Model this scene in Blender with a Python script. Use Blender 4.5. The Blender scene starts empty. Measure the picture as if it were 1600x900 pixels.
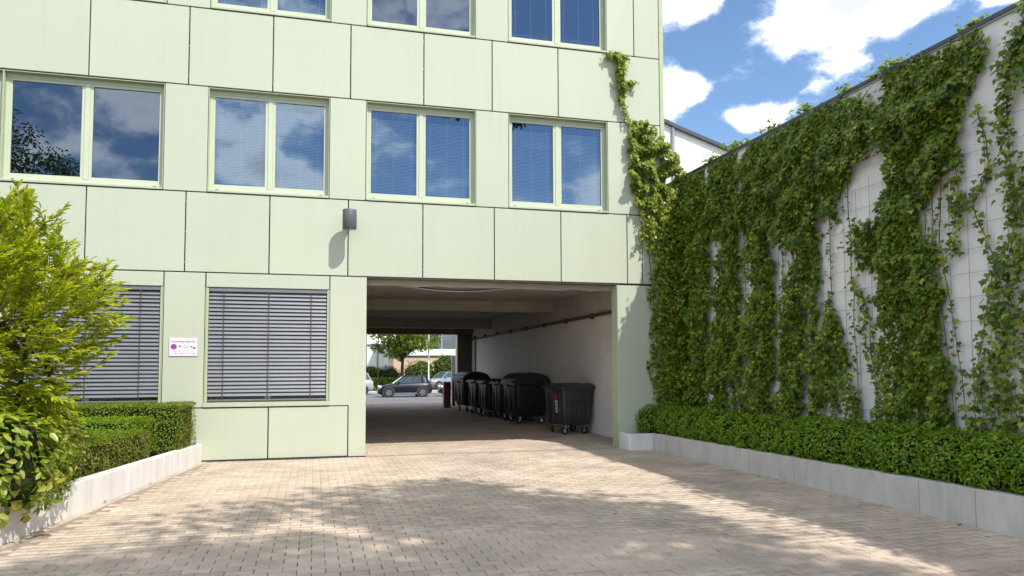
import bpy, math, random
import numpy as np
from mathutils import Vector, Matrix, noise as mnoise
random.seed(7); rng = np.random.default_rng(7)
R = math.radians
sc = bpy.context.scene
C = sc.collection
# ------------------------------------------------------------------ camera
F_PX, YAW, PITCH, ROLL, CY = 1160.2, R(14.937), R(3.289), R(-0.193), 506.5
cam = bpy.data.cameras.new('camera'); camo = bpy.data.objects.new('camera', cam); C.objects.link(camo)
fwd = Vector((math.sin(YAW)*math.cos(PITCH), math.cos(YAW)*math.cos(PITCH), math.sin(PITCH)))
rt = Vector((math.cos(YAW), -math.sin(YAW), 0)); up = rt.cross(fwd)
r2 = rt*math.cos(ROLL)+up*math.sin(ROLL); u2 = -rt*math.sin(ROLL)+up*math.cos(ROLL)
M = Matrix((r2, u2, -fwd)).transposed().to_4x4(); M.translation = Vector((0, 0, 1.75))
camo.matrix_world = M
cam.sensor_width = 36; cam.lens = 36*F_PX/1600; cam.shift_y = (CY-450)/1600
cam.clip_start = .05; cam.clip_end = 3000
sc.camera = camo
# ------------------------------------------------------------------ sky + sun
SUN = Vector((0.41, -0.69, 1.0)).normalized()
w = bpy.data.worlds.new('World'); sc.world = w; w.use_nodes = True
nt = w.node_tree; nt.nodes.clear()
def N(tree, typ, **kw):
    n = tree.nodes.new(typ)
    for k, v in kw.items():
        if k.startswith('i_'):
            n.inputs[k[2:].replace('_', ' ')].default_value = v
        else: setattr(n, k, v)
    return n
def math_n(tree, op, a, b=None, c=None):
    n = tree.nodes.new('ShaderNodeMath'); n.operation = op
    for i, x in enumerate((a, b, c)):
        if x is None: continue
        if isinstance(x, (int, float)): n.inputs[i].default_value = x
        else: tree.links.new(x, n.inputs[i])
    return n.outputs[0]
sky = N(nt, 'ShaderNodeTexSky', sky_type='NISHITA', sun_disc=False)
sky.sun_elevation = math.asin(SUN.z); sky.sun_rotation = math.atan2(SUN.x, SUN.y)
sky.air_density = 1.0; sky.dust_density = 0.3; sky.ozone_density = 2.6; sky.altitude = 200
tc = N(nt, 'ShaderNodeTexCoord'); sep = N(nt, 'ShaderNodeSeparateXYZ')
nt.links.new(tc.outputs['Generated'], sep.inputs[0])
X_, Y_, Z_ = sep.outputs
az = math_n(nt, 'MULTIPLY', math_n(nt, 'ARCTAN2', X_, Y_), 57.2958)
el = math_n(nt, 'MULTIPLY', math_n(nt, 'ARCSINE', Z_), 57.2958)
def noise_w(scale, detail, rough, off, stretch=(1, 1, 1.6), dist=0.0):
    mp = N(nt, 'ShaderNodeMapping'); mp.inputs['Location'].default_value = off; mp.inputs['Scale'].default_value = stretch
    nt.links.new(tc.outputs['Generated'], mp.inputs[0])
    n = N(nt, 'ShaderNodeTexNoise'); n.inputs['Scale'].default_value = scale; n.inputs['Detail'].default_value = detail
    n.inputs['Roughness'].default_value = rough; n.inputs['Distortion'].default_value = dist
    nt.links.new(mp.outputs[0], n.inputs[0]); return n.outputs[0]
fine = noise_w(11, 9, .60, (3.1, 1.7, .4), dist=.15)
broad = noise_w(2.6, 3, .5, (8.3, 2.2, 5.1))
blobs = None
for a, e, ra, re_, s in [(39.5, 24.2, 4.6, 3.0, 1.15), (43.5, 24.0, 3.2, 1.7, .8), (36.0, 23.5, 2.0, 2.6, .65), (40, 20.9, 2.4, 1.0, .5),
                      (28.5, 26.2, 3.4, 2.2, .85), (25.5, 24.0, 1.6, 2.0, .5), (28.0, 20.4, 2.4, 1.5, .62), (27, 18.6, 1.8, 1.3, .55), (33.2, 17.9, 2.6, 1.0, .95), (49.5, 23.0, 2.0, .9, .6)]:
    dx = math_n(nt, 'DIVIDE', math_n(nt, 'SUBTRACT', az, a), ra); dy = math_n(nt, 'DIVIDE', math_n(nt, 'SUBTRACT', el, e), re_)
    g = math_n(nt, 'MULTIPLY', math_n(nt, 'EXPONENT', math_n(nt, 'MULTIPLY', math_n(nt, 'ADD', math_n(nt, 'MULTIPLY', dx, dx), math_n(nt, 'MULTIPLY', dy, dy)), -1.0)), s)
    blobs = g if blobs is None else math_n(nt, 'MAXIMUM', blobs, g)
inview = math_n(nt, 'EXPONENT', math_n(nt, 'MULTIPLY', math_n(nt, 'POWER', math_n(nt, 'DIVIDE', math_n(nt, 'SUBTRACT', az, 38), 17), 6), -1.0))
away = math_n(nt, 'MULTIPLY', math_n(nt, 'SUBTRACT', broad, .40), 3.4)
away = math_n(nt, 'MAXIMUM', away, 0.0)
base = math_n(nt, 'ADD', math_n(nt, 'MULTIPLY', blobs, inview), math_n(nt, 'MULTIPLY', away, math_n(nt, 'SUBTRACT', 1.0, inview)))
dens = math_n(nt, 'ADD', base, math_n(nt, 'MULTIPLY', math_n(nt, 'SUBTRACT', fine, .5), 1.9))
mr = N(nt, 'ShaderNodeMapRange', interpolation_type='SMOOTHERSTEP'); mr.inputs['From Min'].default_value = .16; mr.inputs['From Max'].default_value = .74
nt.links.new(dens, mr.inputs['Value'])
# cloud body: bright rims, faint grey in the thick of it
mr2 = N(nt, 'ShaderNodeMapRange', interpolation_type='SMOOTHSTEP'); mr2.inputs['From Min'].default_value = .5; mr2.inputs['From Max'].default_value = 1.2
nt.links.new(dens, mr2.inputs['Value'])
cc = N(nt, 'ShaderNodeMix', data_type='RGBA'); cc.inputs['A'].default_value = (8.6, 8.6, 8.6, 1); cc.inputs['B'].default_value = (3.2, 3.35, 3.6, 1)
nt.links.new(mr2.outputs[0], cc.inputs['Factor'])
hs = N(nt, 'ShaderNodeHueSaturation'); hs.inputs['Saturation'].default_value = 1.06; hs.inputs['Value'].default_value = 0.70
nt.links.new(sky.outputs[0], hs.inputs['Color'])
mx = N(nt, 'ShaderNodeMix', data_type='RGBA'); nt.links.new(mr.outputs[0], mx.inputs['Factor'])
nt.links.new(hs.outputs[0], mx.inputs['A']); nt.links.new(cc.outputs['Result'], mx.inputs['B'])
bg = N(nt, 'ShaderNodeBackground'); bg.inputs['Strength'].default_value = 0.15
nt.links.new(mx.outputs['Result'], bg.inputs['Color'])
wo = N(nt, 'ShaderNodeOutputWorld'); nt.links.new(bg.outputs[0], wo.inputs[0])
sl = bpy.data.lights.new('sun', 'SUN'); sl.energy = 2.7; sl.angle = R(.53); sl.color = (1, .95, .87)
so = bpy.data.objects.new('sun', sl); C.objects.link(so); so.rotation_euler = SUN.to_track_quat('Z', 'Y').to_euler()
so.location = (10, -15, 30)
vs = sc.view_settings; vs.view_transform = 'Standard'; vs.look = 'None'; vs.gamma = 1; vs.use_curve_mapping = False; vs.exposure = 0.93
cy = sc.cycles; cy.use_denoising = True; cy.max_bounces = 8; cy.diffuse_bounces = 5; cy.glossy_bounces = 4; cy.transparent_max_bounces = 12
cy.transmission_bounces = 4; cy.sample_clamp_indirect = 6; cy.caustics_reflective = False; cy.caustics_refractive = False
try: cy.use_light_tree = True
except Exception: pass

# ------------------------------------------------------------------ helpers
def tag(o, label=None, cat=None, group=None, kind=None):
    if label: o['label'] = label
    if cat: o['category'] = cat
    if group: o['group'] = group
    if kind: o['kind'] = kind
    return o
def empty(name, loc=(0, 0, 0), rz=0, label=None, cat=None, group=None):
    o = bpy.data.objects.new(name, None); C.objects.link(o); o.location = loc; o.rotation_euler = (0, 0, rz); o.empty_display_size = .1
    return tag(o, label, cat, group)
def link(name, me, mat=None, parent=None):
    if mat is not None and not me.materials: me.materials.append(mat)
    o = bpy.data.objects.new(name, me); C.objects.link(o)
    if parent: o.parent = parent
    return o
def mesh(name, V, F, mat=None, parent=None, smooth=False):
    me = bpy.data.meshes.new(name); me.from_pydata([tuple(v) for v in V], [], [tuple(f) for f in F])
    if smooth: me.polygons.foreach_set('use_smooth', [True]*len(me.polygons))
    me.update(); return link(name, me, mat, parent)
class MB:
    def __init__(s): s.v = []; s.f = []
    def add(s, V, F):
        b = len(s.v); s.v += [tuple(v) for v in V]; s.f += [tuple(i+b for i in f) for f in F]; return s
    def box(s, x0, x1, y0, y1, z0, z1):
        V = [(x, y, z) for z in (z0, z1) for y in (y0, y1) for x in (x0, x1)]
        return s.add(V, [(0, 2, 3, 1), (4, 5, 7, 6), (0, 1, 5, 4), (2, 6, 7, 3), (0, 4, 6, 2), (1, 3, 7, 5)])
    def cbox(s, x0, x1, y0, y1, z0, z1, c=.004):
        lo = (x0, y0, z0); hi = (x1, y1, z1); V = []; idx = {}
        for sx in (0, 1):
            for sy in (0, 1):
                for sz in (0, 1):
                    sg = (sx, sy, sz)
                    for ax in range(3):
                        p = []
                        for k in range(3):
                            e = hi[k] if sg[k] else lo[k]
                            p.append(e if k == ax else (e-c if sg[k] else e+c))
                        idx[(sg, ax)] = len(V); V.append(p)
        F = []
        ctr = Vector(((x0+x1)/2, (y0+y1)/2, (z0+z1)/2))
        def face(ids):
            P = [Vector(V[i]) for i in ids]; n = (P[1]-P[0]).cross(P[2]-P[0])
            m = sum(P, Vector())/len(P)
            F.append(ids if n.dot(m-ctr) > 0 else ids[::-1])
        for ax in range(3):
            o = [k for k in range(3) if k != ax]
            for sd in (0, 1):
                q = []
                for a, b in ((0, 0), (1, 0), (1, 1), (0, 1)):
                    sg = [0, 0, 0]; sg[ax] = sd; sg[o[0]] = a; sg[o[1]] = b; q.append(idx[(tuple(sg), ax)])
                face(q)
            for a in (0, 1):
                for b in (0, 1):
                    s0 = [0, 0, 0]; s1 = [0, 0, 0]; s0[o[0]] = s1[o[0]] = a; s0[o[1]] = s1[o[1]] = b; s0[ax] = 0; s1[ax] = 1
                    s0 = tuple(s0); s1 = tuple(s1)
                    face([idx[(s0, o[0])], idx[(s1, o[0])], idx[(s1, o[1])], idx[(s0, o[1])]])
        for sx in (0, 1):
            for sy in (0, 1):
                for sz in (0, 1): face([idx[((sx, sy, sz), k)] for k in range(3)])
        return s.add(V, F)
    def tube(s, P, r, n=6, caps=True):
        P = [Vector(p) for p in P]; rs = r if isinstance(r, (list, tuple)) else [r]*len(P)
        b = len(s.v); a = None
        for i, p in enumerate(P):
            d = (P[min(i+1, len(P)-1)]-P[max(i-1, 0)]).normalized()
            if a is None: a = d.orthogonal().normalized()
            else:
                a = (a-d*a.dot(d))
                a = a.normalized() if a.length > 1e-6 else d.orthogonal().normalized()
            c = d.cross(a)
            for k in range(n):
                t = 2*math.pi*k/n; s.v.append(tuple(p+(a*math.cos(t)+c*math.sin(t))*rs[i]))
        for i in range(len(P)-1):
            for k in range(n):
                k2 = (k+1) % n; s.f.append((b+i*n+k, b+i*n+k2, b+(i+1)*n+k2, b+(i+1)*n+k))
        if caps:
            s.f.append(tuple(b+k for k in reversed(range(n)))); s.f.append(tuple(b+(len(P)-1)*n+k for k in range(n)))
        return s
    def prism(s, poly, axis, a, b):
        n = len(poly); V = []
        for t in (a, b):
            for p in poly:
                q = list(p); q.insert(axis, t); V.append(q)
        F = [tuple(reversed(range(n))), tuple(range(n, 2*n))]+[(i, (i+1) % n, n+(i+1) % n, n+i) for i in range(n)]
        return s.add(V, F)
    def loft(s, rings, caps=True):
        b = len(s.v); n = len(rings[0])
        for r_ in rings: s.v += [tuple(p) for p in r_]
        for i in range(len(rings)-1):
            for k in range(n):
                k2 = (k+1) % n; s.f.append((b+i*n+k, b+i*n+k2, b+(i+1)*n+k2, b+(i+1)*n+k))
        if caps:
            s.f.append(tuple(b+k for k in reversed(range(n)))); s.f.append(tuple(b+(len(rings)-1)*n+k for k in range(n)))
        return s
    def build(s, name, mat, parent=None, smooth=False, fix=False):
        o = mesh(name, s.v, s.f, mat, parent, smooth)
        if fix:
            import bmesh
            bm = bmesh.new(); bm.from_mesh(o.data); bmesh.ops.recalc_face_normals(bm, faces=bm.faces); bm.to_mesh(o.data); bm.free()
        return o
def rrect(w, d, r, z, n=4, cx=0, cy_=0):
    P = []
    for (sx, sy, a0) in ((1, 1, 0), (-1, 1, 90), (-1, -1, 180), (1, -1, 270)):
        for k in range(n+1):
            a = R(a0+90*k/n); P.append((cx+sx*(w/2-r)+r*math.cos(a), cy_+sy*(d/2-r)+r*math.sin(a), z))
    return P

# ------------------------------------------------------------------ materials
def mat(name, col, rough=.6, var=0.0, scale=4.0, col2=None, bump=0.0, bscale=60, spec=.5, metal=0.0, streak=None, island=0.0, dist=.02, detail=6):
    m = bpy.data.materials.new(name); m.use_nodes = True; t = m.node_tree; b = t.nodes['Principled BSDF']
    b.inputs['Roughness'].default_value = rough; b.inputs['Metallic'].default_value = metal; b.inputs['Specular IOR Level'].default_value = spec
    b.inputs['Base Color'].default_value = (*col, 1)
    ge = N(t, 'ShaderNodeNewGeometry'); out = None
    if var or col2:
        n = N(t, 'ShaderNodeTexNoise'); n.inputs['Scale'].default_value = scale; n.inputs['Detail'].default_value = detail; n.inputs['Roughness'].default_value = .6
        mp = N(t, 'ShaderNodeMapping'); t.links.new(ge.outputs['Position'], mp.inputs[0]); t.links.new(mp.outputs[0], n.inputs[0])
        if streak: mp.inputs['Scale'].default_value = streak
        rp = N(t, 'ShaderNodeValToRGB'); rp.color_ramp.elements[0].position = .32; rp.color_ramp.elements[1].position = .72
        c2 = col2 or tuple(c*(1-var) for c in col); rp.color_ramp.elements[0].color = (*c2, 1); rp.color_ramp.elements[1].color = (*col, 1)
        t.links.new(n.outputs[0], rp.inputs[0]); out = rp.outputs[0]
    if island:
        h = N(t, 'ShaderNodeHueSaturation'); src = out
        if src: t.links.new(src, h.inputs['Color'])
        else: h.inputs['Color'].default_value = (*col, 1)
        m1 = math_n(t, 'MULTIPLY_ADD', ge.outputs['Random Per Island'], island, 1-island/2); t.links.new(m1, h.inputs['Value'])
        out = h.outputs[0]
    if out: t.links.new(out, b.inputs['Base Color'])
    if bump:
        n2 = N(t, 'ShaderNodeTexNoise'); n2.inputs['Scale'].default_value = bscale; n2.inputs['Detail'].default_value = 5; t.links.new(ge.outputs['Position'], n2.inputs[0])
        bp = N(t, 'ShaderNodeBump'); bp.inputs['Strength'].default_value = bump; bp.inputs['Distance'].default_value = dist
        t.links.new(n2.outputs[0], bp.inputs['Height']); t.links.new(bp.outputs[0], b.inputs['Normal'])
    return m
def leafmat(name, cols, rough=.45, trans=.35, tcol=None, spec=.35):
    m = bpy.data.materials.new(name); m.use_nodes = True; t = m.node_tree; b = t.nodes['Principled BSDF']; o = t.nodes['Material Output']
    b.inputs['Roughness'].default_value = rough; b.inputs['Specular IOR Level'].default_value = spec
    ge = N(t, 'ShaderNodeNewGeometry'); rp = N(t, 'ShaderNodeValToRGB'); t.links.new(ge.outputs['Random Per Island'], rp.inputs[0])
    el_ = rp.color_ramp.elements
    for i, c in enumerate(cols):
        p = i/(len(cols)-1)
        e = el_[i] if i < 2 and len(cols) <= 2 else (el_[0] if i == 0 else el_.new(p) if i < len(cols)-1 else el_[len(el_)-1])
        e.position = p; e.color = (*c, 1)
    t.links.new(rp.outputs[0], b.inputs['Base Color'])
    tr = N(t, 'ShaderNodeBsdfTranslucent'); tm = N(t, 'ShaderNodeMix', data_type='RGBA', blend_type='MULTIPLY'); tm.inputs['Factor'].default_value = 1
    t.links.new(rp.outputs[0], tm.inputs['A']); tm.inputs['B'].default_value = (*(tcol or (1.5, 1.5, .6)), 1); t.links.new(tm.outputs['Result'], tr.inputs['Color'])
    ms = N(t, 'ShaderNodeMixShader'); ms.inputs[0].default_value = trans
    t.links.new(b.outputs[0], ms.inputs[1]); t.links.new(tr.outputs[0], ms.inputs[2]); t.links.new(ms.outputs[0], o.inputs['Surface'])
    return m
def glassmat(name, refl, tint, gl=(.8, .9, 1.0), rough=.01):
    m = bpy.data.materials.new(name); m.use_nodes = True; t = m.node_tree; t.nodes.clear(); o = N(t, 'ShaderNodeOutputMaterial')
    tr = N(t, 'ShaderNodeBsdfTransparent'); tr.inputs[0].default_value = (*tint, 1); g = N(t, 'ShaderNodeBsdfGlossy'); g.inputs['Color'].default_value = (*gl, 1); g.inputs['Roughness'].default_value = rough
    ge = N(t, 'ShaderNodeNewGeometry'); n = N(t, 'ShaderNodeTexNoise'); n.inputs['Scale'].default_value = 1.3; n.inputs['Detail'].default_value = 1
    t.links.new(ge.outputs['Position'], n.inputs[0]); bp = N(t, 'ShaderNodeBump'); bp.inputs['Strength'].default_value = .04; bp.inputs['Distance'].default_value = .05
    t.links.new(n.outputs[0], bp.inputs['Height']); t.links.new(bp.outputs[0], g.inputs['Normal'])
    fr = N(t, 'ShaderNodeFresnel'); fr.inputs['IOR'].default_value = 1.5
    fac = math_n(t, 'ADD', math_n(t, 'MULTIPLY', fr.outputs[0], 1-refl), refl)
    ms = N(t, 'ShaderNodeMixShader'); t.links.new(fac, ms.inputs[0]); t.links.new(tr.outputs[0], ms.inputs[1]); t.links.new(g.outputs[0], ms.inputs[2]); t.links.new(ms.outputs[0], o.inputs['Surface'])
    return m
GREEN = (.50, .537, .42)
m_panel = mat('green_panel', GREEN, .42, col2=(.478, .514, .40), scale=.9, bump=.02, bscale=3, spec=.3, island=.05)
def add_wear(m, amt=.035, obj=.05):
    # rain streaks and dust on a plain coat, and a slight shift from panel to panel
    t = m.node_tree; b = t.nodes['Principled BSDF']; src = b.inputs['Base Color'].links[0].from_socket; ge = N(t, 'ShaderNodeNewGeometry'); oi = N(t, 'ShaderNodeObjectInfo')
    mp = N(t, 'ShaderNodeMapping'); mp.inputs['Scale'].default_value = (9, 9, .35); t.links.new(ge.outputs['Position'], mp.inputs[0]); n = N(t, 'ShaderNodeTexNoise'); n.inputs['Scale'].default_value = 1.0; n.inputs['Detail'].default_value = 4; t.links.new(mp.outputs[0], n.inputs[0])
    r_ = N(t, 'ShaderNodeMapRange'); r_.inputs['From Min'].default_value = .52; r_.inputs['From Max'].default_value = .75; r_.inputs['To Min'].default_value = 1; r_.inputs['To Max'].default_value = 1-amt; t.links.new(n.outputs[0], r_.inputs['Value'])
    v = math_n(t, 'MULTIPLY', r_.outputs[0], math_n(t, 'MULTIPLY_ADD', oi.outputs['Random'], obj, 1-obj/2)); h = N(t, 'ShaderNodeHueSaturation'); t.links.new(src, h.inputs['Color']); t.links.new(v, h.inputs['Value']); t.links.new(h.outputs[0], b.inputs['Base Color'])
add_wear(m_panel)
m_trim = mat('green_trim', (.43, .49, .32), .4, var=.06, scale=3, spec=.35)
m_sill = mat('sill_metal', (.46, .51, .37), .35, var=.12, scale=5, spec=.4)
m_core = mat('backing_wall', (.06, .075, .05), .8)
m_frame = mat('window_frame_paint', (.53, .58, .43), .35, var=.05, scale=3, spec=.4)
m_glass = glassmat('window_glass', .19, (.80, .88, .94), gl=(.60, .78, .98))
m_glassdark = glassmat('bare_window_glass', .17, (.35, .37, .40), gl=(.55, .66, .82))
m_slat = mat('inner_blind', (.66, .72, .78), .5, var=.1, scale=8)
m_outslat = mat('grey_blind_aluminium', (.20, .21, .225), .38, var=.12, scale=3, metal=.25, spec=.5)
m_tape = mat('blind_tape', (.10, .05, .045), .7)
m_room = mat('office_wall', (.20, .20, .21), .8)
m_conc = mat('raw_concrete', (.57, .53, .49), .85, col2=(.43, .40, .365), scale=2.2, bump=.35, bscale=30)
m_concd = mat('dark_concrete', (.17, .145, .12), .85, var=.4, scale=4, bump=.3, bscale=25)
m_white = mat('white_render', (.84, .825, .80), .8, col2=(.76, .745, .72), scale=1.2, bump=.15, bscale=70, streak=(1, 1, .4))
m_passw = mat('passage_white', (.83, .82, .81), .75, col2=(.72, .705, .69), scale=1.6, bump=.12, bscale=50)
m_kerb = mat('kerb_concrete', (.64, .615, .58), .8, col2=(.49, .465, .435), scale=4, bump=.3, bscale=90, streak=(1, 1, .45))
m_kerbw = mat('kerb_white', (.80, .79, .78), .75, col2=(.66, .63, .61), scale=2.6, bump=.2, bscale=80, streak=(1.6, 1.6, .3))
add_wear(m_kerb, .12, .10); add_wear(m_kerbw, .09, .05); add_wear(m_white, .10, .02)
m_soil = mat('soil', (.035, .026, .018), .95, var=.5, scale=14, bump=.8, bscale=30, spec=.1)
m_steel = mat('dark_metal', (.06, .06, .065), .45, var=.2, metal=.6)
m_galv = mat('galvanised_wire', (.40, .41, .42), .4, metal=.7)
m_coping = mat('coping_sheet', (.10, .115, .13), .35, metal=.6, var=.2)
m_pipe = mat('rusty_pipe', (.10, .075, .055), .6, var=.4, scale=9)
m_bark = mat('bark', (.09, .065, .045), .9, var=.5, scale=14, bump=.8, bscale=40, spec=.2)
m_vine = mat('vine_stem', (.19, .12, .075), .85, var=.4, scale=20)
m_asph = mat('asphalt', (.16, .16, .165), .85, var=.2, scale=6, bump=.3, bscale=120)
m_grass = mat('lawn', (.09, .13, .03), .9, var=.4, scale=9)
m_ground = mat('far_ground', (.20, .19, .16), .9, var=.3, scale=.5)

# ------------------------------------------------------------------ ground and paving
g = MB(); g.add([(-1500, -1500, -.5), (1500, -1500, -.5), (1500, 1500, -.5), (-1500, 1500, -.5)], [(0, 1, 2, 3)])
tag(g.build('ground', m_ground), kind='structure')
m_bed = mat('joint_sand', (.12, .09, .065), .95, var=.4, scale=20, bump=.5, bscale=150)
def pavmat():
    m = mat('paver_concrete', (.575, .467, .365), .85, col2=(.465, .378, .295), scale=1.1, bump=.45, bscale=260, spec=.25, island=.22, dist=.004, detail=10)
    t = m.node_tree; b = t.nodes['Principled BSDF']; src = b.inputs['Base Color'].links[0].from_socket
    # fine aggregate grain
    n = N(t, 'ShaderNodeTexNoise'); n.inputs['Scale'].default_value = 340; n.inputs['Detail'].default_value = 2
    ge = N(t, 'ShaderNodeNewGeometry'); t.links.new(ge.outputs['Position'], n.inputs[0])
    h = N(t, 'ShaderNodeHueSaturation'); t.links.new(src, h.inputs['Color']); oi = N(t, 'ShaderNodeObjectInfo')
    n5 = N(t, 'ShaderNodeTexNoise'); n5.inputs['Scale'].default_value = .55; n5.inputs['Detail'].default_value = 7; n5.inputs['Roughness'].default_value = .7; t.links.new(ge.outputs['Position'], n5.inputs[0])
    r5 = N(t, 'ShaderNodeMapRange'); r5.inputs['From Min'].default_value = .35; r5.inputs['From Max'].default_value = .62; r5.inputs['To Min'].default_value = .86; r5.inputs['To Max'].default_value = 1.07; t.links.new(n5.outputs[0], r5.inputs['Value'])
    v = math_n(t, 'MULTIPLY', math_n(t, 'MULTIPLY_ADD', n.outputs[0], .5, .75), r5.outputs[0]); v2 = math_n(t, 'MULTIPLY', v, math_n(t, 'MULTIPLY_ADD', oi.outputs['Random'], .14, .93))
    t.links.new(v2, h.inputs['Value']); t.links.new(h.outputs[0], b.inputs['Base Color'])
    return m
m_paver = pavmat()
yard = MB(); yard.box(-14, 8, -40, 36.3, -.12, -.014)
yard = tag(yard.build('courtyard_paving', m_bed), kind='structure')
PL, PH, PA = .24, .14, .011
def paver_outline(e):
    a = PL/2-e; h = PH/2-e
    top = [(-a, h+PA), (-PL*.34, h+PA), (-PL*.16, h-PA), (PL*.16, h-PA), (PL*.34, h+PA), (a, h+PA)]
    return [(x, y) for x, y in top]+[(x, -y) for x, y in reversed(top)]
o0, o1 = paver_outline(.0075), paver_outline(.0028)
PVn = np.array([(x, y, 0) for x, y in o0]+[(x, y, -.006) for x, y in o1]+[(x, y, -.03) for x, y in o1])
PFn = [tuple(reversed(range(12)))]+[(i, (i+1) % 12, 12+(i+1) % 12, 12+i) for i in range(12)]+[(12+i, 12+(i+1) % 12, 24+(i+1) % 12, 24+i) for i in range(12)]
def kerb_left_x(y): return -2.0-.1517*(14.96-y)
spots = []
nrow0 = int(2.2/PH); nrow1 = int(36.2/PH)
for r_ in range(nrow0, nrow1):
    y = r_*PH
    offs = PL/2 if r_ % 2 else 0
    for k in range(int(-5/PL), int(8/PL)):
        x = k*PL+offs
        if y < 14.98:
            if x-PL/2 < kerb_left_x(y)+.115 or x > 7.0: continue
        else:
            if x < 1.0 or x > 7.1 or abs(y-15.06) < .12: continue
        spots.append((x, y))
pme = bpy.data.meshes.new('paver'); pme.from_pydata([tuple(v) for v in PVn], [], PFn); pme.update(); pme.materials.append(m_paver)
def in_frame(x, y):
    d = Vector((x, y, -1.75)); dz = d.dot(fwd)
    if dz < .5: return False
    u = 800+F_PX*d.dot(r2)/dz; v = CY-F_PX*d.dot(u2)/dz
    return 10 < u < 1590 and v < 893
near = sorted([s for s in spots if in_frame(*s)], key=lambda s: s[0]**2+s[1]**2)[:300]
nearset = set(near)
for (x, y) in near:
    o = bpy.data.objects.new('paver', pme); C.objects.link(o); o.parent = yard
    o.location = (x+random.gauss(0, .0008), y+random.gauss(0, .0008), random.gauss(0, .0012)); o.rotation_euler = (random.gauss(0, .006), random.gauss(0, .006), random.gauss(0, .006))
rest = np.array([s for s in spots if s not in nearset]); n = len(rest)
rz = rng.normal(0, .006, n); tl = rng.normal(0, .006, (n, 2)); zz = rng.normal(0, .0012, n)
V = np.repeat(PVn[None], n, 0); x, y = V[..., 0].copy(), V[..., 1].copy()
V[..., 2] += zz[:, None]+x*tl[:, :1]+y*tl[:, 1:]
V[..., 0] = x-y*rz[:, None]+rest[:, :1]; V[..., 1] = y+x*rz[:, None]+rest[:, 1:]
def npmesh(name, V, faces, mat_, parent=None, smooth=False):
    """V (n,k,3) copies of one piece with the same faces"""
    n, k = V.shape[:2]; me = bpy.data.meshes.new(name); me.vertices.add(n*k); me.vertices.foreach_set('co', V.reshape(-1).astype(np.float32))
    ln = np.array([len(f) for f in faces]); fl = np.concatenate([np.array(f) for f in faces])
    loops = (fl[None]+np.arange(n)[:, None]*k).reshape(-1); tot = np.tile(ln, n); st = np.concatenate([[0], np.cumsum(tot)[:-1]])
    me.loops.add(len(loops)); me.loops.foreach_set('vertex_index', loops.astype(np.int32))
    me.polygons.add(len(tot)); me.polygons.foreach_set('loop_start', st.astype(np.int32)); me.polygons.foreach_set('loop_total', tot.astype(np.int32))
    if smooth: me.polygons.foreach_set('use_smooth', np.ones(len(tot), bool))
    me.update(calc_edges=True); me.validate(); return link(name, me, mat_, parent)
tag(npmesh('paver_field', V, PFn, m_paver, yard), kind='stuff')
th = MB()
for k in range(12): th.cbox(1.02+k*.508, 1.02+k*.508+.5, 14.985, 15.135, -.05, .004, .004)
m_thr = mat('threshold_stone', (.40, .34, .28), .85, var=.2, scale=7, bump=.3)
th.build('threshold_strip', m_thr, yard)
ed = MB(); q0 = Vector((kerb_left_x(15.0), 15.0, 0)); q1 = Vector((kerb_left_x(2.6), 2.6, 0)); dv = (q1-q0).normalized(); nv = Vector((-dv.y, dv.x, 0)); nv = nv if nv.x > 0 else -nv
Ltot = (q1-q0).length; epm = bpy.data.meshes.new('edge_paver'); b_ = MB().cbox(.003, .197, .004, .104, -.04, 0, .004); epm.from_pydata(b_.v, [], b_.f); epm.materials.append(m_paver)
ang = math.atan2(dv.y, dv.x)
for i in range(int(Ltot/.2)):
    o = bpy.data.objects.new('edge_paver', epm); C.objects.link(o); o.parent = yard; o.location = q0+dv*(.2*i)+Vector((0, 0, random.gauss(-.001, .0015))); o.rotation_euler = (random.gauss(0, .006), random.gauss(0, .006), ang)
fl = MB(); a_, b2 = q0+nv*.1, q1+nv*.1; fl.add([tuple(a_+Vector((0, 0, -.004))), tuple(b2+Vector((0, 0, -.004))), tuple(b2+nv*.32+Vector((0, 0, -.004))), tuple(a_+nv*.32+Vector((0, 0, -.004)))], [(0, 1, 2, 3)])
fl.build('mortar_strip', mat('mortar', (.36, .29, .225), .9, var=.3, scale=15, bump=.5, bscale=150), yard)
# beds
bedL = MB(); bedL.add([(kerb_left_x(3)-.06, 3, .27), (kerb_left_x(14.98)-.06, 14.98, .27), (-9, 14.98, .27), (-9, 3, .27)], [(0, 1, 2, 3)])
tag(bedL.build('planting_bed_left', m_soil), kind='structure')
bedR = MB(); bedR.add([(7.0, -4, .26), (7.95, -4, .26), (7.95, 14.98, .26), (7.0, 14.98, .26)], [(0, 1, 2, 3)])
bedR.add([(6.5, 14.6, .26), (7.0, 14.6, .26), (7.0, 14.98, .26), (6.5, 14.98, .26)], [(0, 1, 2, 3)])
tag(bedR.build('planting_bed_right', m_soil), kind='structure')

# ------------------------------------------------------------------ office building
FY = 14.98
bld = empty('office_building', (0, 15, 0), 0, 'pale green panel clad office block with a drive-through passage', 'building')
def B(o):  # parent helper keeping world coords
    o.parent = bld; o.matrix_parent_inverse = Matrix.Translation((0, -15, 0)); return o
GAP = .011
def panel(x0, x1, z0, z1, y0=FY, y1=FY+.035, m=m_panel, name='cladding_panel', gap=GAP):
    dy = random.uniform(-.0015, .0015)
    return B(MB().cbox(x0+gap, x1-gap, y0+dy, y1+dy, z0+gap, z1-gap, .004).build(name, m))
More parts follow.
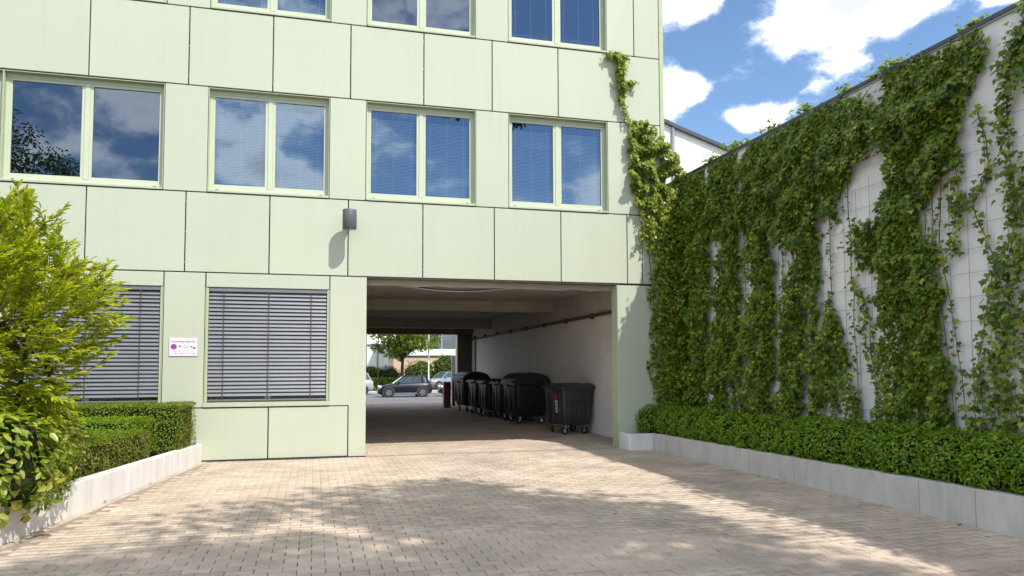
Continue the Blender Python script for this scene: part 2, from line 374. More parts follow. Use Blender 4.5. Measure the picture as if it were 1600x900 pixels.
# structural core
core = MB()
YC0, YC1 = 15.03, 15.30
WX = [(-8.05, -5.45), (-5.45, -2.78), (-2.0, .25), (.97, 3.22), (3.94, 6.18)]
core.box(-12, .98, YC0, YC1, -.1, 1.02)
core.box(-12, 7.5, YC0, YC1, 3.56, 5.10)
core.box(-12, .98, YC0, YC1, 3.27, 3.56)
core.box(-12, 7.5, YC0, YC1, 7.13, 8.70)
core.box(-12, 7.5, YC0, YC1, 10.72, 12.3)
for a, b in ((-12, -8.05), (-2.78, -2.0), (.25, .97), (3.22, 3.94), (6.18, 7.5)):
    core.box(a, b, YC0, YC1, 5.10, 7.13); core.box(a, b, YC0, YC1, 8.70, 10.72)
for a, b in ((-12, -5.3), (-2.72, -1.99), (.28, .98)): core.box(a, b, YC0, YC1, 1.02, 3.27)
core.box(6.42, 7.5, YC0, YC1, -.1, 3.56)
B(core.build('wall_core', m_core))
shell = MB()
for z in (7.25, 10.95): shell.box(-12, 7.3, 15.3, 34.2, z, z+.2)
shell.box(7.2, 7.50, 15.3, 34.4, 3.78, 12.3); shell.box(-12, -11.7, 15.3, 34.4, -.1, 12.3); shell.box(-11.7, 7.2, 34.1, 34.4, 3.8, 12.3)
shell.box(-11.7, .7, 34.1, 34.4, -.1, 3.78)
shell.box(-11.7, 7.2, 18.0, 18.2, 3.98, 10.95); shell.box(-11.7, .7, 17, 17.2, -.1, 3.75)
B(shell.build('inner_wall', m_room))
B(MB().box(-12.05, 7.56, 14.97, 34.45, 12.3, 12.5).build('roof', m_coping))
# side face cladding
sd = [(15.3+3.18*i, 15.3+3.18*(i+1)) for i in range(6)]
for (a, b) in sd:
    for (z0, z1) in ((0, 3.55), (3.55, 7.14), (7.14, 12.3)):
        B(MB().cbox(7.50, 7.54, a+GAP, b-GAP, z0+GAP, z1-GAP, .004).build('cladding_panel', m_panel))
B(MB().box(7.455, 7.55, FY-.012, 15.29, .0, 12.3).build('corner_trim', m_trim))
# front panels
for xs, z0, z1 in (([-11.8, -10.3, -8.8, -7.3, -5.8, -4.08, -2.37, -.84, .65, 2.13, 3.58, 5.05, 6.59, 7.455], 7.14, 8.67),
                   ([-11.8, -10.3, -8.8, -7.3, -5.8, -4.06, -2.37, -.86, .63, 2.12, 3.62, 5.09, 6.62, 6.98, 7.455], 3.554, 5.085),
                   ([-11.8, -8.8, -5.8, -2.37, .65, 3.58, 6.59, 7.455], 10.72, 12.28)):
    for a, b in zip(xs[:-1], xs[1:]): panel(a, b, z0, z1)
for a, b in ((-11.8, -8.05), (-2.78, -2.0), (.25, .97), (3.22, 3.94)):
    panel(a, b, 5.085, 7.14); panel(a, b, 8.67, 10.72)
panel(6.18, 7.455, 5.085, 7.14); panel(6.18, 6.84, 8.67, 10.72); panel(6.84, 7.455, 8.67, 10.72)
panel(-2.72, -1.99, 1.0, 3.554); panel(-8.3, -5.3, 1.0, 3.554); panel(-11.8, -8.3, 0, 3.554)
panel(-1.99, .29, 3.27, 3.554, FY+.004, FY+.04, name='header_panel'); panel(-5.3, -2.72, 3.27, 3.554, FY+.004, FY+.04, name='header_panel')
for a, b in ((-8.3, -6.8), (-6.8, -5.3), (-5.3, -3.8), (-3.8, -2.32), (-2.32, -.83), (-.83, .66)): panel(a, b, .015, 1.0)
# L-shaped pier panel beside the passage
Lp = [(.30, 1.0+GAP), (.66+GAP, 1.0+GAP), (.66+GAP, .015), (1.0, .015), (1.0, 3.554-GAP), (.30, 3.554-GAP)]
B(MB().prism(Lp, 1, FY, FY+.035).build('pier_panel', m_panel, fix=True))
B(MB().box(.985, 1.0, FY+.036, 15.30, .015, 3.54).build('pier_return', m_trim))
panel(6.36, 7.455, .0, 3.53, FY-.005, FY+.03, name='pier_panel'); B(MB().box(6.36, 6.40, FY+.031, 15.28, .0, 3.52).build('pier_return', m_trim))
B(MB().box(-12, .99, FY+.01, 15.02, -.06, .015).build('base_trim', m_coping))
# fixing dots in the joints
bt = MB()
for x in (-2.37, -.85, .64, 2.125, 3.6, 5.07):
    for z0, z1 in ((3.554, 5.085), (7.14, 8.67)):
        for t in (.12, .5, .88): bt.box(x-.006, x+.006, FY+.006, FY+.03, z0+(z1-z0)*t-.012, z0+(z1-z0)*t+.012)
tag(B(bt.build('joint_clip', m_galv)), kind='stuff')
def sub(o, par):
    o.parent = par; return o
def slats(x0, x1, z0, z1, pitch, depth, tilt, y, mat_, par, name='slat', joined=True, wob=.0):
    nn = int((z1-z0)/pitch); mb = MB(); out = []
    for i in range(nn):
        z = z1-pitch*(i+.5)+random.uniform(-wob, wob); dz = depth/2*math.sin(tilt); dy = depth/2*math.cos(tilt); t = random.uniform(-wob, wob)*.6
        prof = [(-dy, -dz), (-dy*.3, -dz*.3+.006), (dy*.4, dz*.4+.006), (dy, dz)]
        q = MB() if not joined else mb; b = len(q.v)
        for xx, tt in ((x0, -t), (x1, t)):
            for (py, pz) in prof: q.v.append((xx, y+py, z+pz+tt))
        for k in range(3): q.f.append((b+k, b+k+1, b+4+k+1, b+4+k))
        if not joined: out.append(sub(q.build(name, mat_), par))
    if joined: out.append(sub(mb.build(name, mat_), par))
    return out
FRY = 15.10
def window(x0, x1, z0, z1, blind=None, dark=False, tilt=0.0, divs=2):
    fw = .055
    mb = MB()
    mb.cbox(x0, x1, FRY, FRY+.07, z1-.09, z1, .006); mb.cbox(x0, x1, FRY, FRY+.07, z0, z0+.085, .006)
    mb.cbox(x0, x0+fw, FRY+.001, FRY+.07, z0+.085, z1-.09, .006); mb.cbox(x1-fw, x1, FRY+.001, FRY+.07, z0+.085, z1-.09, .006)
    wd = (x1-x0)/divs; edges = [x0+fw]+[x0+wd*i for i in range(1, divs)]+[x1-fw]
    for i in range(1, divs): mb.cbox(x0+wd*i-.045, x0+wd*i+.045, FRY-.004, FRY+.07, z0+.085, z1-.09, .006)
    win = mb.build('window', m_frame); B(win)
    mi = MB()
    for i in range(divs):
        a = edges[i]+(.045 if i else 0); b = edges[i+1]-(.045 if i < divs-1 else 0); zz0, zz1 = z0+.085, z1-.09; s_ = .05
        sa = MB(); sa.cbox(a, b, FRY+.008, FRY+.06, zz1-s_, zz1, .004); sa.cbox(a, b, FRY+.008, FRY+.06, zz0, zz0+s_, .004)
        sa.cbox(a, a+s_, FRY+.009, FRY+.06, zz0+s_, zz1-s_, .004); sa.cbox(b-s_, b, FRY+.009, FRY+.06, zz0+s_, zz1-s_, .004)
        sub(sa.build('sash', m_frame), win)
        c = ((a+b)/2, FRY+.035, (zz0+zz1)/2); rx = tilt+random.uniform(-.006, .006); rz_ = random.uniform(-.008, .008)
        pv = []
        for sx, sz in ((-1, -1), (1, -1), (1, 1), (-1, 1)):
            dx = sx*((b-a)/2-s_+.004); dz = sz*((zz1-zz0)/2-s_+.004); pv.append((c[0]+dx, c[1]+dz*rx+dx*rz_, c[2]+dz))
        sub(mesh('pane', pv, [(0, 1, 2, 3)], m_glassdark if dark else m_glass), win)
        if blind:
            lo, hi, pitch, tl_ = blind
            h = zz1-zz0
            slats(a+s_+.03, b-s_-.03, zz0+s_+h*lo, zz0+h*hi-s_, pitch, .03, tl_, FRY+.14, m_slat, win, 'blind', True, .0015)
            cb = MB()
            for f_ in (.12, .5, .88): cb.box(a+s_+(b-a-2*s_)*f_-.004, a+s_+(b-a-2*s_)*f_+.004, FRY+.118, FRY+.122, zz0+s_+h*lo, zz1-s_)
            sub(cb.build('blind_cord', m_slat), win)
    vb = MB()
    for xx in (x0+.16, x1-.16): vb.box(xx-.03, xx+.03, FRY-.008, FRY-.0005, z0+.022, z0+.036)
    sub(vb.build('drain_cap', m_steel), win)
    # sill and reveal lining
    sub(MB().cbox(x0+.004, x1-.004, FY-.02, FRY-.002, z0-.045, z0-.004, .004).build('sill', m_sill), win)
    rv = MB(); rv.box(x0+.001, x0+.012, FY+.005, FRY-.001, z0, z1); rv.box(x1-.012, x1-.001, FY+.005, FRY-.001, z0, z1); rv.box(x0+.013, x1-.013, FY+.005, FRY-.001, z1-.012, z1-.001)
    sub(rv.build('reveal', m_trim), win)
    return win
for i, (a, b) in enumerate(WX):
    window(a, b, 5.14, 7.125, None if i < 2 else (0.02, .93, .030, R(38)), dark=i < 2)
    bl2 = {2: (0.0, .97, .030, R(30)), 4: (0.0, .14, .018, R(10))}.get(i)
    window(a, b, 8.725, 10.71, bl2, dark=bl2 is None)
# stray raised slats in the top right window
def ground_window(x0, x1, z0, z1, seed):
    mb = MB(); fw = .05
    mb.cbox(x0, x1, FRY-.02, FRY+.06, z1-.05, z1, .005); mb.cbox(x0, x1, FRY-.02, FRY+.06, z0, z0+.05, .005); mb.cbox(x0, x0+fw, FRY-.02, FRY+.06, z0+.05, z1-.05, .005); mb.cbox(x1-fw, x1, FRY-.02, FRY+.06, z0+.05, z1-.05, .005)
    mb.cbox((x0+x1)/2-.06, (x0+x1)/2+.06, FRY+.0, FRY+.06, z0+.05, z1-.05, .005)
    win = B(mb.build('window', m_frame))
    for a, b in ((x0+fw, (x0+x1)/2-.06), ((x0+x1)/2+.06, x1-fw)):
        sub(mesh('pane', [(a, FRY+.03, z0+.05), (b, FRY+.03, z0+.05), (b, FRY+.03, z1-.05), (a, FRY+.03, z1-.05)], [(0, 1, 2, 3)], m_glassdark), win)
    for a, b in ((x0+.004, x0+.045), (x1-.045, x1-.004)): sub(MB().cbox(a, b, FY+.02, FRY-.021, z0, z1, .004).build('guide_rail', m_trim), win)
    sub(MB().cbox(x0+.05, x1-.05, FY+.025, FRY-.022, z1-.075, z1-.002, .004).build('blind_box', m_outslat), win)
    slats(x0+.05, x1-.05, z0+.05, z1-.08, .0735, .082, R(60), FY+.062, m_outslat, win, 'slat', False, .003)
    sub(MB().cbox(x0+.05, x1-.05, FY+.035, FY+.085, z0+.025, z0+.048, .004).build('bottom_rail', m_outslat), win)
    tp = MB()
    for f_ in (.125, .5, .865): tp.box(x0+.05+(x1-x0-.1)*f_-.006, x0+.05+(x1-x0-.1)*f_+.006, FY+.022, FY+.026, z0+.05, z1-.08)
    sub(tp.build('ladder_tape', m_tape), win)
    sub(MB().cbox(x0-.02, x1+.02, FY-.025, FRY-.022, 1.012, z0-.004, .004).build('sill', m_sill), win)
    rv = MB(); rv.box(x0-.008, x0+.003, FY+.005, FRY-.022, z0, z1); rv.box(x1-.003, x1+.008, FY+.005, FRY-.022, z0, z1)
    sub(rv.build('reveal', m_trim), win)
ground_window(-1.98, .285, 1.10, 3.275, 1); ground_window(-5.28, -2.73, 1.10, 3.275, 2)
# passage
B(MB().box(1.01, 7.12, 15.46, 34.1, 3.74, 3.98).build('passage_ceiling', m_conc))
B(MB().box(-11.7, 1.009, 15.31, 34.1, 3.75, 3.97).build('floor_slab', m_conc))
lt = MB()
xs = np.linspace(1.0, 7.1, 40)
for a, b in zip(xs[:-1], xs[1:]): lt.box(a, b, 15.301, 15.46, 3.435+.035*mnoise.noise((a*2.3, 0, 3))+.012*mnoise.noise((a*9, 2, 3)), 3.9)
B(lt.build('lintel', m_conc))
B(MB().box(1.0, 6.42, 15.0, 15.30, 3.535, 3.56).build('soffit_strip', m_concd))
B(MB().cbox(1.0, 7.119, 21.7, 22.15, 3.42, 3.745, .015).build('beam', m_conc)); B(MB().cbox(1.0, 7.119, 30.0, 30.4, 3.34, 3.745, .015).build('beam', m_conc))
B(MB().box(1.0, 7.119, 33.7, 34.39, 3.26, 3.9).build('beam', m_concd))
B(MB().box(.70, 1.0, 15.301, 34.39, -.1, 3.745).build('passage_wall', m_passw))
pw = MB(); pw.box(7.12, 7.499, 15.281, 34.39, -.1, 3.04); B(pw.build('passage_wall', m_passw))
B(MB().box(7.12, 7.499, 15.281, 34.39, 3.04, 3.78).build('upper_wall', m_conc))
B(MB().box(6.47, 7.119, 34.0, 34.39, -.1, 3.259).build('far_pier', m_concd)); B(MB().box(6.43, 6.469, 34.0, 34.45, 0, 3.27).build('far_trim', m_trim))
pp = MB(); pp.tube([(7.06, 15.5, 3.09), (7.06, 25, 3.06), (7.06, 33.9, 3.01)], .04, 8)
for y in np.arange(16.2, 34, 2.1): pp.box(7.0, 7.12, y-.02, y+.02, 3.0, 3.14)
B(pp.build('ceiling_pipe', m_pipe))
B(MB().tube([(7.07, 33.0, 0), (7.07, 33.0, 3.0)], .035, 8).build('downpipe', m_steel))
dr = MB(); dr.box(7.03, 7.10, 15.5, 15.56, 1.45, 3.3); dr.box(7.0, 7.06, 15.49, 15.57, 2.35, 2.6); dr.prism([(15.42, 1.45), (15.60, 1.45), (15.53, 1.9), (15.49, 1.9)], 0, 7.0, 7.09)
B(dr.build('door_rail', m_steel, fix=True))
# sagging strip under the lintel
sg = MB(); nn = 30
P0 = []
for i in range(nn+1):
    t = i/nn; x = 1.45+(4.4-1.45)*t; sag = .115*math.sin(math.pi*min(1, t*1.02))**1.3; P0.append((x, 15.475, 3.455-sag))
for i in range(nn):
    a, b = P0[i], P0[i+1]
    sg.add([(a[0], 15.47, a[2]), (b[0], 15.47, b[2]), (b[0], 15.47, b[2]+.022), (a[0], 15.47, a[2]+.022), (a[0], 15.62, a[2]+.05), (b[0], 15.62, b[2]+.05)], [(0, 1, 2, 3), (0, 4, 5, 1)])
B(sg.build('sagging_strip', m_conc))
cr = MB(); cr.tube([(p[0], 15.468, p[2]+.036) for p in P0[2:-1]], .012, 6); B(cr.build('sagging_cable', m_steel))

# ------------------------------------------------------------------ wall lamp
m_lamp = mat('lamp_grey', (.115, .115, .13), .5, var=.1, scale=12)
lamp = empty('wall_lamp', (.64, FY, 4.62), 0, 'dark grey cylindrical lamp on the green facade left of the passage', 'lamp')
rr = [[(.135*math.cos(2*math.pi*k/28), -.38+.135*math.sin(2*math.pi*k/28), z) for k in range(28)] for z in (-.19, -.185, .175, .185)]
for j, s_ in ((0, .965), (3, .965)): rr[j] = [(x*s_, -.38+(y+.38)*s_, z) for x, y, z in rr[j]]
b_ = MB().loft(rr).build('housing', m_lamp, lamp, fix=True)
for p in b_.data.polygons: p.use_smooth = len(p.vertices) == 4
MB().cbox(-.05, .05, -.26, -.0, -.05, .05, .006).build('bracket', m_lamp, lamp)
MB().cbox(-.08, .08, -.012, .0, -.1, .1, .003).build('wall_plate', m_lamp, lamp)
lr = [[(.115*math.cos(2*math.pi*k/24), -.38+.115*math.sin(2*math.pi*k/24), z) for k in range(24)] for z in (-.198, -.189)]
MB().loft(lr).build('lens', mat('lamp_lens', (.03, .03, .035), .15), lamp, fix=True)
# ------------------------------------------------------------------ sign
m_sw = mat('sign_white', (.80, .79, .80), .4, var=.03); m_spk = mat('sign_pink', (.72, .42, .50), .4, var=.05); m_txt = mat('sign_ink', (.07, .07, .10), .5)
m_mag = mat('sign_magenta', (.60, .03, .16), .4); m_blu = mat('sign_blue', (.05, .09, .45), .4); m_tan = mat('sign_car', (.55, .42, .36), .5); m_bro = mat('sign_red_brown', (.25, .04, .03), .5)
sign = empty('notice_sign', (-2.355, FY-.008, 2.14), 0, 'small white notice with pink border and no-parking roundel on the pier', 'sign')
MB().cbox(-.25, .25, -.006, .004, -.175, .175, .003).build('plate', m_spk, sign)
MB().box(-.235, .235, -.0085, -.0065, -.16, .16).build('face', m_sw, sign)
def disc(x, z, r_, y, m, name, n=24): 
    MB().add([(x+r_*math.cos(2*math.pi*k/n), y, z+r_*math.sin(2*math.pi*k/n)) for k in range(n)], [tuple(reversed(range(n)))]).build(name, m, sign, fix=False)
disc(-.165, .005, .055, -.0098, m_mag, 'roundel'); disc(-.165, .005, .036, -.0108, m_blu, 'roundel_centre')
st = MB(); st.add([(-.203, -.0116, .036), (-.196, -.0116, .043), (-.127, -.0116, -.026), (-.134, -.0116, -.033)], [(0, 3, 2, 1)]); st.build('roundel_bar', m_mag, sign)
pc = MB()
pc.box(-.075, -.045, -.0108, -.0098, .0, .03); pc.add([(-.05, -.0108, -.02), (-.01, -.0108, .005), (0, -.0108, .015), (-.035, -.0108, .0)], [(0, 1, 2, 3)]); pc.box(.12, .15, -.0108, -.0098, -.0, .02)
pc.add([(.13, -.0112, .0), (.19, -.0112, -.03), (.2, -.0112, -.02), (.14, -.0112, .014)], [(0, 1, 2, 3)]); pc.build('tow_truck', m_txt, sign)
MB().tube([(-.02, -.011, .005), (.02, -.011, .03), (.06, -.011, .038), (.11, -.011, .03)], .0022, 5).build('tow_cable', m_txt, sign)
MB().add([(-.01, -.0108, -.012), (.11, -.0108, -.012), (.10, -.0108, .006), (.06, -.0108, .012), (.02, -.0108, .010)], [(0, 1, 2, 3, 4)]).build('towed_car', m_tan, sign)
disc(.195, -.02, .02, -.0118, m_bro, 'truck_wheel', 14)
def text(s, x, z, size, m, wfit=None, shear=0):
    cu = bpy.data.curves.new('lettering', 'FONT'); cu.body = s; cu.size = size; cu.align_x = 'CENTER'; cu.shear = shear; cu.extrude = .0006; cu.materials.append(m)
    o = bpy.data.objects.new('lettering', cu); C.objects.link(o); o.parent = sign; o.location = (x, -.0098, z); o.rotation_euler = (R(90), 0, 0)
    bpy.context.view_layer.update()
    sxx = wfit/max(o.dimensions.x, .01)
    me = bpy.data.meshes.new_from_object(o.evaluated_get(bpy.context.evaluated_depsgraph_get())); C.objects.unlink(o); bpy.data.objects.remove(o)
    o = link('lettering', me, m, sign); o.location = (x, -.0098, z); o.rotation_euler = (R(90), 0, 0); o.scale = (sxx, 1, 1); o['kind'] = 'stuff'
    return o
text('Dnuzwelbgeruafgwidbr.', 0, .083, .072, m_txt, .44, .15)
text('zbenbuwnerucpaurs si eer uarnubst', 0, -.097, .026, m_txt, .37); text('fur unbernurangbolis fdr nup auf harsdgr', 0, -.13, .026, m_txt, .42)

# ------------------------------------------------------------------ boundary wall, coping, kerbs
XW, ZW = 7.95, 6.0
wl = empty('boundary_wall', (XW, 8, 0), 0, 'tall white rendered boundary wall overgrown with creeper on the right', 'wall')
def PW(o, p, off):
    o.parent = p; o.matrix_parent_inverse = Matrix.Translation((-off[0], -off[1], -off[2])); return o
PW(MB().box(XW, XW+.3, -8, 22, -.3, ZW-.06).build('wall_face', m_white), wl, (XW, 8, 0))
for i in range(12):
    a = -8+i*2.5
    PW(MB().cbox(XW-.05, XW+.36, a+.004, a+2.496, ZW-.06, ZW, .006).build('coping_piece', m_coping), wl, (XW, 8, 0))
PW(MB().box(XW-.035, XW-.001, -8, 22, ZW-.075, ZW-.061).build('drip_edge', m_galv), wl, (XW, 8, 0))
tre = empty('wire_trellis', (XW, 8, 0), 0, 'grid of thin wires fixed to the white wall behind the creeper', 'trellis')
for y in np.arange(5.2, 16, .28):
    PW(MB().box(XW-.053, XW-.047, y-.003, y+.003, .3, 4.6+.5*mnoise.noise((y, 1, 1))).build('wire', m_galv), tre, (XW, 8, 0))
for z in np.arange(.5, 4.8, .3):
    PW(MB().box(XW-.059, XW-.0535, 5.2, 16, z-.003, z+.003).build('wire', m_galv), tre, (XW, 8, 0))
# right kerb: blocks
kr = empty('planter_kerb', (6.93, 8, 0), 0, 'long grey concrete kerb edging the hedge along the creeper wall', 'kerb')
joints = [14.42, 12.18, 10.92, 9.71, 8.55, 7.34, 6.56, 5.2, 3.9, 2.6, 1.3, 0, -2, -4]
def kz(y): return .34+(14.47-y)*.0095
for b, a in zip(joints[:-1], joints[1:]):
    dx = random.uniform(-.004, .004); V = []
    x0, x1, c = 6.93+dx, 7.06+dx, .008
    rings = []
    for y in (a+.004, b-.004):
        z = kz(y); rings.append([(x0, y, -.05), (x0, y, z-c), (x0+c, y, z), (x1-c, y, z), (x1, y, z-c), (x1, y, -.05)])
    PW(MB().loft(rings).build('kerb_block', m_kerb, fix=True), kr, (6.93, 8, 0))
pb = MB().cbox(6.37, 6.99, 14.45, 14.58, -.05, .335, .012).build('kerb_block', m_kerbw); PW(pb, kr, (6.93, 8, 0)); pb['label'] = 'pale end block turned towards the green pier'
PW(MB().cbox(6.37, 6.49, 14.585, 14.97, -.05, .333, .012).build('kerb_block', m_kerbw), kr, (6.93, 8, 0))
# left kerb
kl = empty('planter_kerb', (-2.5, 11, 0), 0, 'white painted concrete kerb in front of the hedge and shrubs on the left', 'kerb')
jl = [14.97, 13.4, 11.9, 10.4, 8.9, 7.4, 5.9, 4.4, 2.9]
for b, a in zip(jl[:-1], jl[1:]):
    rings = []; c = .01
    for y in (a+.002, b-.002):
        z = .335+(14.9-y)*.0098; x = kerb_left_x(y); rings.append([(x, y, -.05), (x, y, z-c), (x-c, y, z), (x-.14+c, y, z), (x-.14, y, z-c), (x-.14, y, -.05)])
    PW(MB().loft(rings).build('kerb_block', m_kerbw, fix=True), kl, (-2.5, 11, 0))
# neighbouring white building behind the wall
nb = empty('white_neighbour_building', (13, 26, 0), 0, 'white rendered building with sloping dark roof edge behind the creeper wall', 'building')
gp = [(9.0, -.3), (22, -.3), (22, 7.55), (14.73, 9.62), (12.5, 10.32), (12.2, 10.45), (9.0, 11.3)]
PW(MB().prism(gp, 1, 24, 34).build('wall_face', m_white, fix=True), nb, (13, 26, 0))
top = gp[2:]
rb = MB(); rb.loft([[(x, 23.85, z+.0), (x, 23.85, z+.13), (x, 34.2, z+.13), (x, 34.2, z)] for x, z in top]); PW(rb.build('roof_edge', m_coping, fix=True), nb, (13, 26, 0))
PW(MB().tube([(12.42, 23.93, 3), (12.42, 23.93, 10.35)], .05, 8).build('downpipe', m_galv), nb, (13, 26, 0))
tag(rb and nb, None)

# ------------------------------------------------------------------ foliage tools
IVY = (np.array([(0, 0, 0), (.34, -.10, -.05), (.56, .26, -.12), (.27, .44, -.03), (0, 1.0, -.16), (-.34, -.10, -.05), (-.56, .26, -.12), (-.27, .44, -.03)]), [(0, 1, 2, 3, 4), (0, 4, 7, 6, 5)])
OVATE = (np.array([(0, 0, 0), (.24, .30, .06), (.20, .68, .03), (0, 1, -.10), (-.20, .68, .03), (-.24, .30, .06)]), [(0, 1, 2, 3), (0, 3, 4, 5)])
LONG = (np.array([(0, 0, 0), (.15, .3, .03), (.14, .7, -.02), (0, 1, -.16), (-.14, .7, -.02), (-.15, .3, .03)]), [(0, 1, 2, 3), (0, 3, 4, 5)])
def unit(a): return a/np.maximum(np.linalg.norm(a, axis=1, keepdims=True), 1e-9)
def leaves(name, P, Nn, U, S, shape, m, parent=None, off=None):
    P = np.asarray(P, float); Nn = unit(np.asarray(Nn, float)); U = np.asarray(U, float); U = unit(U-Nn*(U*Nn).sum(1, keepdims=True)); Rr = np.cross(U, Nn)
    sh, F = shape; S = np.asarray(S)[:, None, None]
    V = P[:, None]+S*(sh[None, :, :1]*Rr[:, None]+sh[None, :, 1:2]*U[:, None]+sh[None, :, 2:]*Nn[:, None])
    o = npmesh(name, V, F, m)
    if parent is not None: PW(o, parent, off)
    return o
def inpoly(pts, poly):
    x, y = pts[:, 0], pts[:, 1]; r_ = np.zeros(len(pts), bool); n = len(poly); j = n-1
    for i in range(n):
        xi, yi = poly[i]; xj, yj = poly[j]
        c = ((yi > y) != (yj > y)) & (x < (xj-xi)*(y-yi)/(yj-yi+1e-12)+xi); r_ ^= c; j = i
    return r_
def nz(a, b, c=0.0): return mnoise.noise((a, b, c))
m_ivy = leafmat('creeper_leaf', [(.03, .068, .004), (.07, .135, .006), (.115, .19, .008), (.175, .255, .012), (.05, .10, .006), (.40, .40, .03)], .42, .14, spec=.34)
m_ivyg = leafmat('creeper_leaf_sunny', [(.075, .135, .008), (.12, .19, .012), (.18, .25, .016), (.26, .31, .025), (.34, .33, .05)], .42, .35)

def strand_pts(path, n, spread, jitter=.0):
    path = np.array(path); seg = np.linalg.norm(np.diff(path, axis=0), axis=1); cum = np.concatenate([[0], np.cumsum(seg)]); t = rng.uniform(0, cum[-1], n)
    q = np.stack([np.interp(t, cum, path[:, k]) for k in range(path.shape[1])], 1)
    return q+rng.normal(0, spread, q.shape)
def ivy_leaves(yz, depth, parent, name, off, size=(.036, .085), m=m_ivy):
    n = len(yz); P = np.stack([XW-.02-depth, yz[:, 0], yz[:, 1]], 1)
    Nn = np.stack([-np.ones(n), rng.normal(-.25, .45, n), rng.normal(.5, .5, n)], 1); U = np.stack([rng.normal(-.12, .2, n), rng.normal(0, .45, n), -np.ones(n)], 1)
    return leaves(name, P, Nn, U, rng.uniform(*size, n), IVY, m, parent, off)
def vine_stems(paths, parent, off, r0=.007, name='stem', x=XW-.05):
    for p in paths:
        if len(p) < 2: continue
        pts = []
        for (a, b), (c, d) in zip(p[:-1], p[1:]):
            k = max(2, int(abs(b-d)/.25)+1)
            for i in range(k): t = i/k; pts.append((x+.03*nz(a*4, (b+(d-b)*t)*3), a+(c-a)*t+.025*nz(b*3+t*5, a*5), b+(d-b)*t))
        pts.append((x, p[-1][0], p[-1][1]))
        PW(MB().tube(pts, [r0*(.6+.7*i/len(pts)) for i in range(len(pts))], 5).build(name, m_vine), parent, off)
LEFT = [(16.22, 0.45), (16.38, 1.94), (16.13, 3.31), (16.33, 4.72), (15.78, 5.69), (14.67, 5.93), (12.59, 5.9), (10.88, 5.92), (9.38, 5.88), (9.05, 5.53), (9.14, 4.98), (9.43, 4.67), (9.8, 4.46), (9.85, 3.87), (9.58, 2.74), (9.28, 1.76), (9.11, .6), (9.94, .6), (10.05, 1.87), (10.16, 1.26), (10.49, .6), (10.58, 2.51), (10.82, .6), (12.67, .5)]
GAPS = [[(11.51, 4.2), (10.72, 3.65), (11.1, 2.66), (11.45, 2.89)], [(13.7, 4.45), (13.25, 4.33), (13.3, 3.6), (13.62, 3.7)], [(10.02, 4.3), (9.55, 3.44), (9.05, 2.04), (8.70, .4), (9.12, .4), (9.62, 1.86), (10.0, 2.76), (10.2, 3.49)], [(12.3, 2.2), (12.18, 2.2), (12.2, .6), (12.38, .6)], [(10.62, 2.9), (10.5, 2.9), (10.42, .6), (10.65, .6)]]
CENTRE = [(8.71, 5.98), (8.41, 5.97), (7.75, 5.85), (7.21, 5.9), (7.09, 5.74), (7.23, 5.39), (7.48, 5.16), (7.61, 4.79), (7.63, 4.38), (7.93, 4.12), (8.1, 3.9), (8.22, 3.66), (8.02, 3.32), (7.77, 3.16), (7.70, 2.65), (7.66, 2.0), (7.55, 1.52), (7.58, .6), (8.63, .6), (8.7, 1.49), (8.93, 2.4), (9.35, 3.29), (9.47, 3.6), (9.12, 3.88), (8.72, 4.22), (8.56, 4.54), (8.75, 5.15)]
BRIDGE = [(9.31, 5.85), (8.71, 5.97), (8.62, 5.2), (8.83, 4.71), (9.14, 4.89)]
CGAPS = [[(7.95, 3.3), (7.72, 3.2), (7.55, 2.0), (7.5, .4), (7.72, .4), (7.82, 1.9)], [(9.3, 3.2), (9.1, 3.2), (8.72, 2.2), (8.62, .4), (8.85, .4), (8.98, 2.0)]]
def dense(poly, n, parent, off, gaps=(), thick=.30, seed=0.0, cut=-.12, lowcut=.10):
    ys = [p[0] for p in poly]; zs = [p[1] for p in poly]
    pts = np.stack([rng.uniform(min(ys)-.1, max(ys)+.1, n), rng.uniform(min(zs)-.1, max(zs)+.1, n)], 1)
    wig = np.stack([.13*np.array([nz(a*2.7, b*2.7, seed) for a, b in pts])+rng.normal(0, .035, n), .13*np.array([nz(a*2.7, b*2.7, seed+9) for a, b in pts])+rng.normal(0, .035, n)], 1)
    k = inpoly(pts+wig, poly)
    for g_ in gaps: k &= ~inpoly(pts+wig*.8, g_)
    col = np.array([nz(a*2.6, b*.42, seed+3) for a, b in pts])     # hanging columns
    low = np.clip((3.4-pts[:, 1])/3.0, 0, 1)
    k &= (col+rng.normal(0, .07, n)) > (cut-.25+(lowcut+.24)*low)
    pts = pts[k]; col = col[k]
    lump = np.array([nz(a*3.4, b*3.0, seed+5) for a, b in pts])
    topf = np.clip((pts[:, 1]-3.8)/2.2, 0, 1)
    T = np.clip((.08+thick*(.36+1.15*lump+.7*col)), .03, .58)*np.clip((6.02-pts[:, 1])/.9, .14, 1)
    d = T*(1-rng.uniform(0, 1, len(pts))**2.2*.9)
    ivy_leaves(pts, d, parent, 'foliage', off)
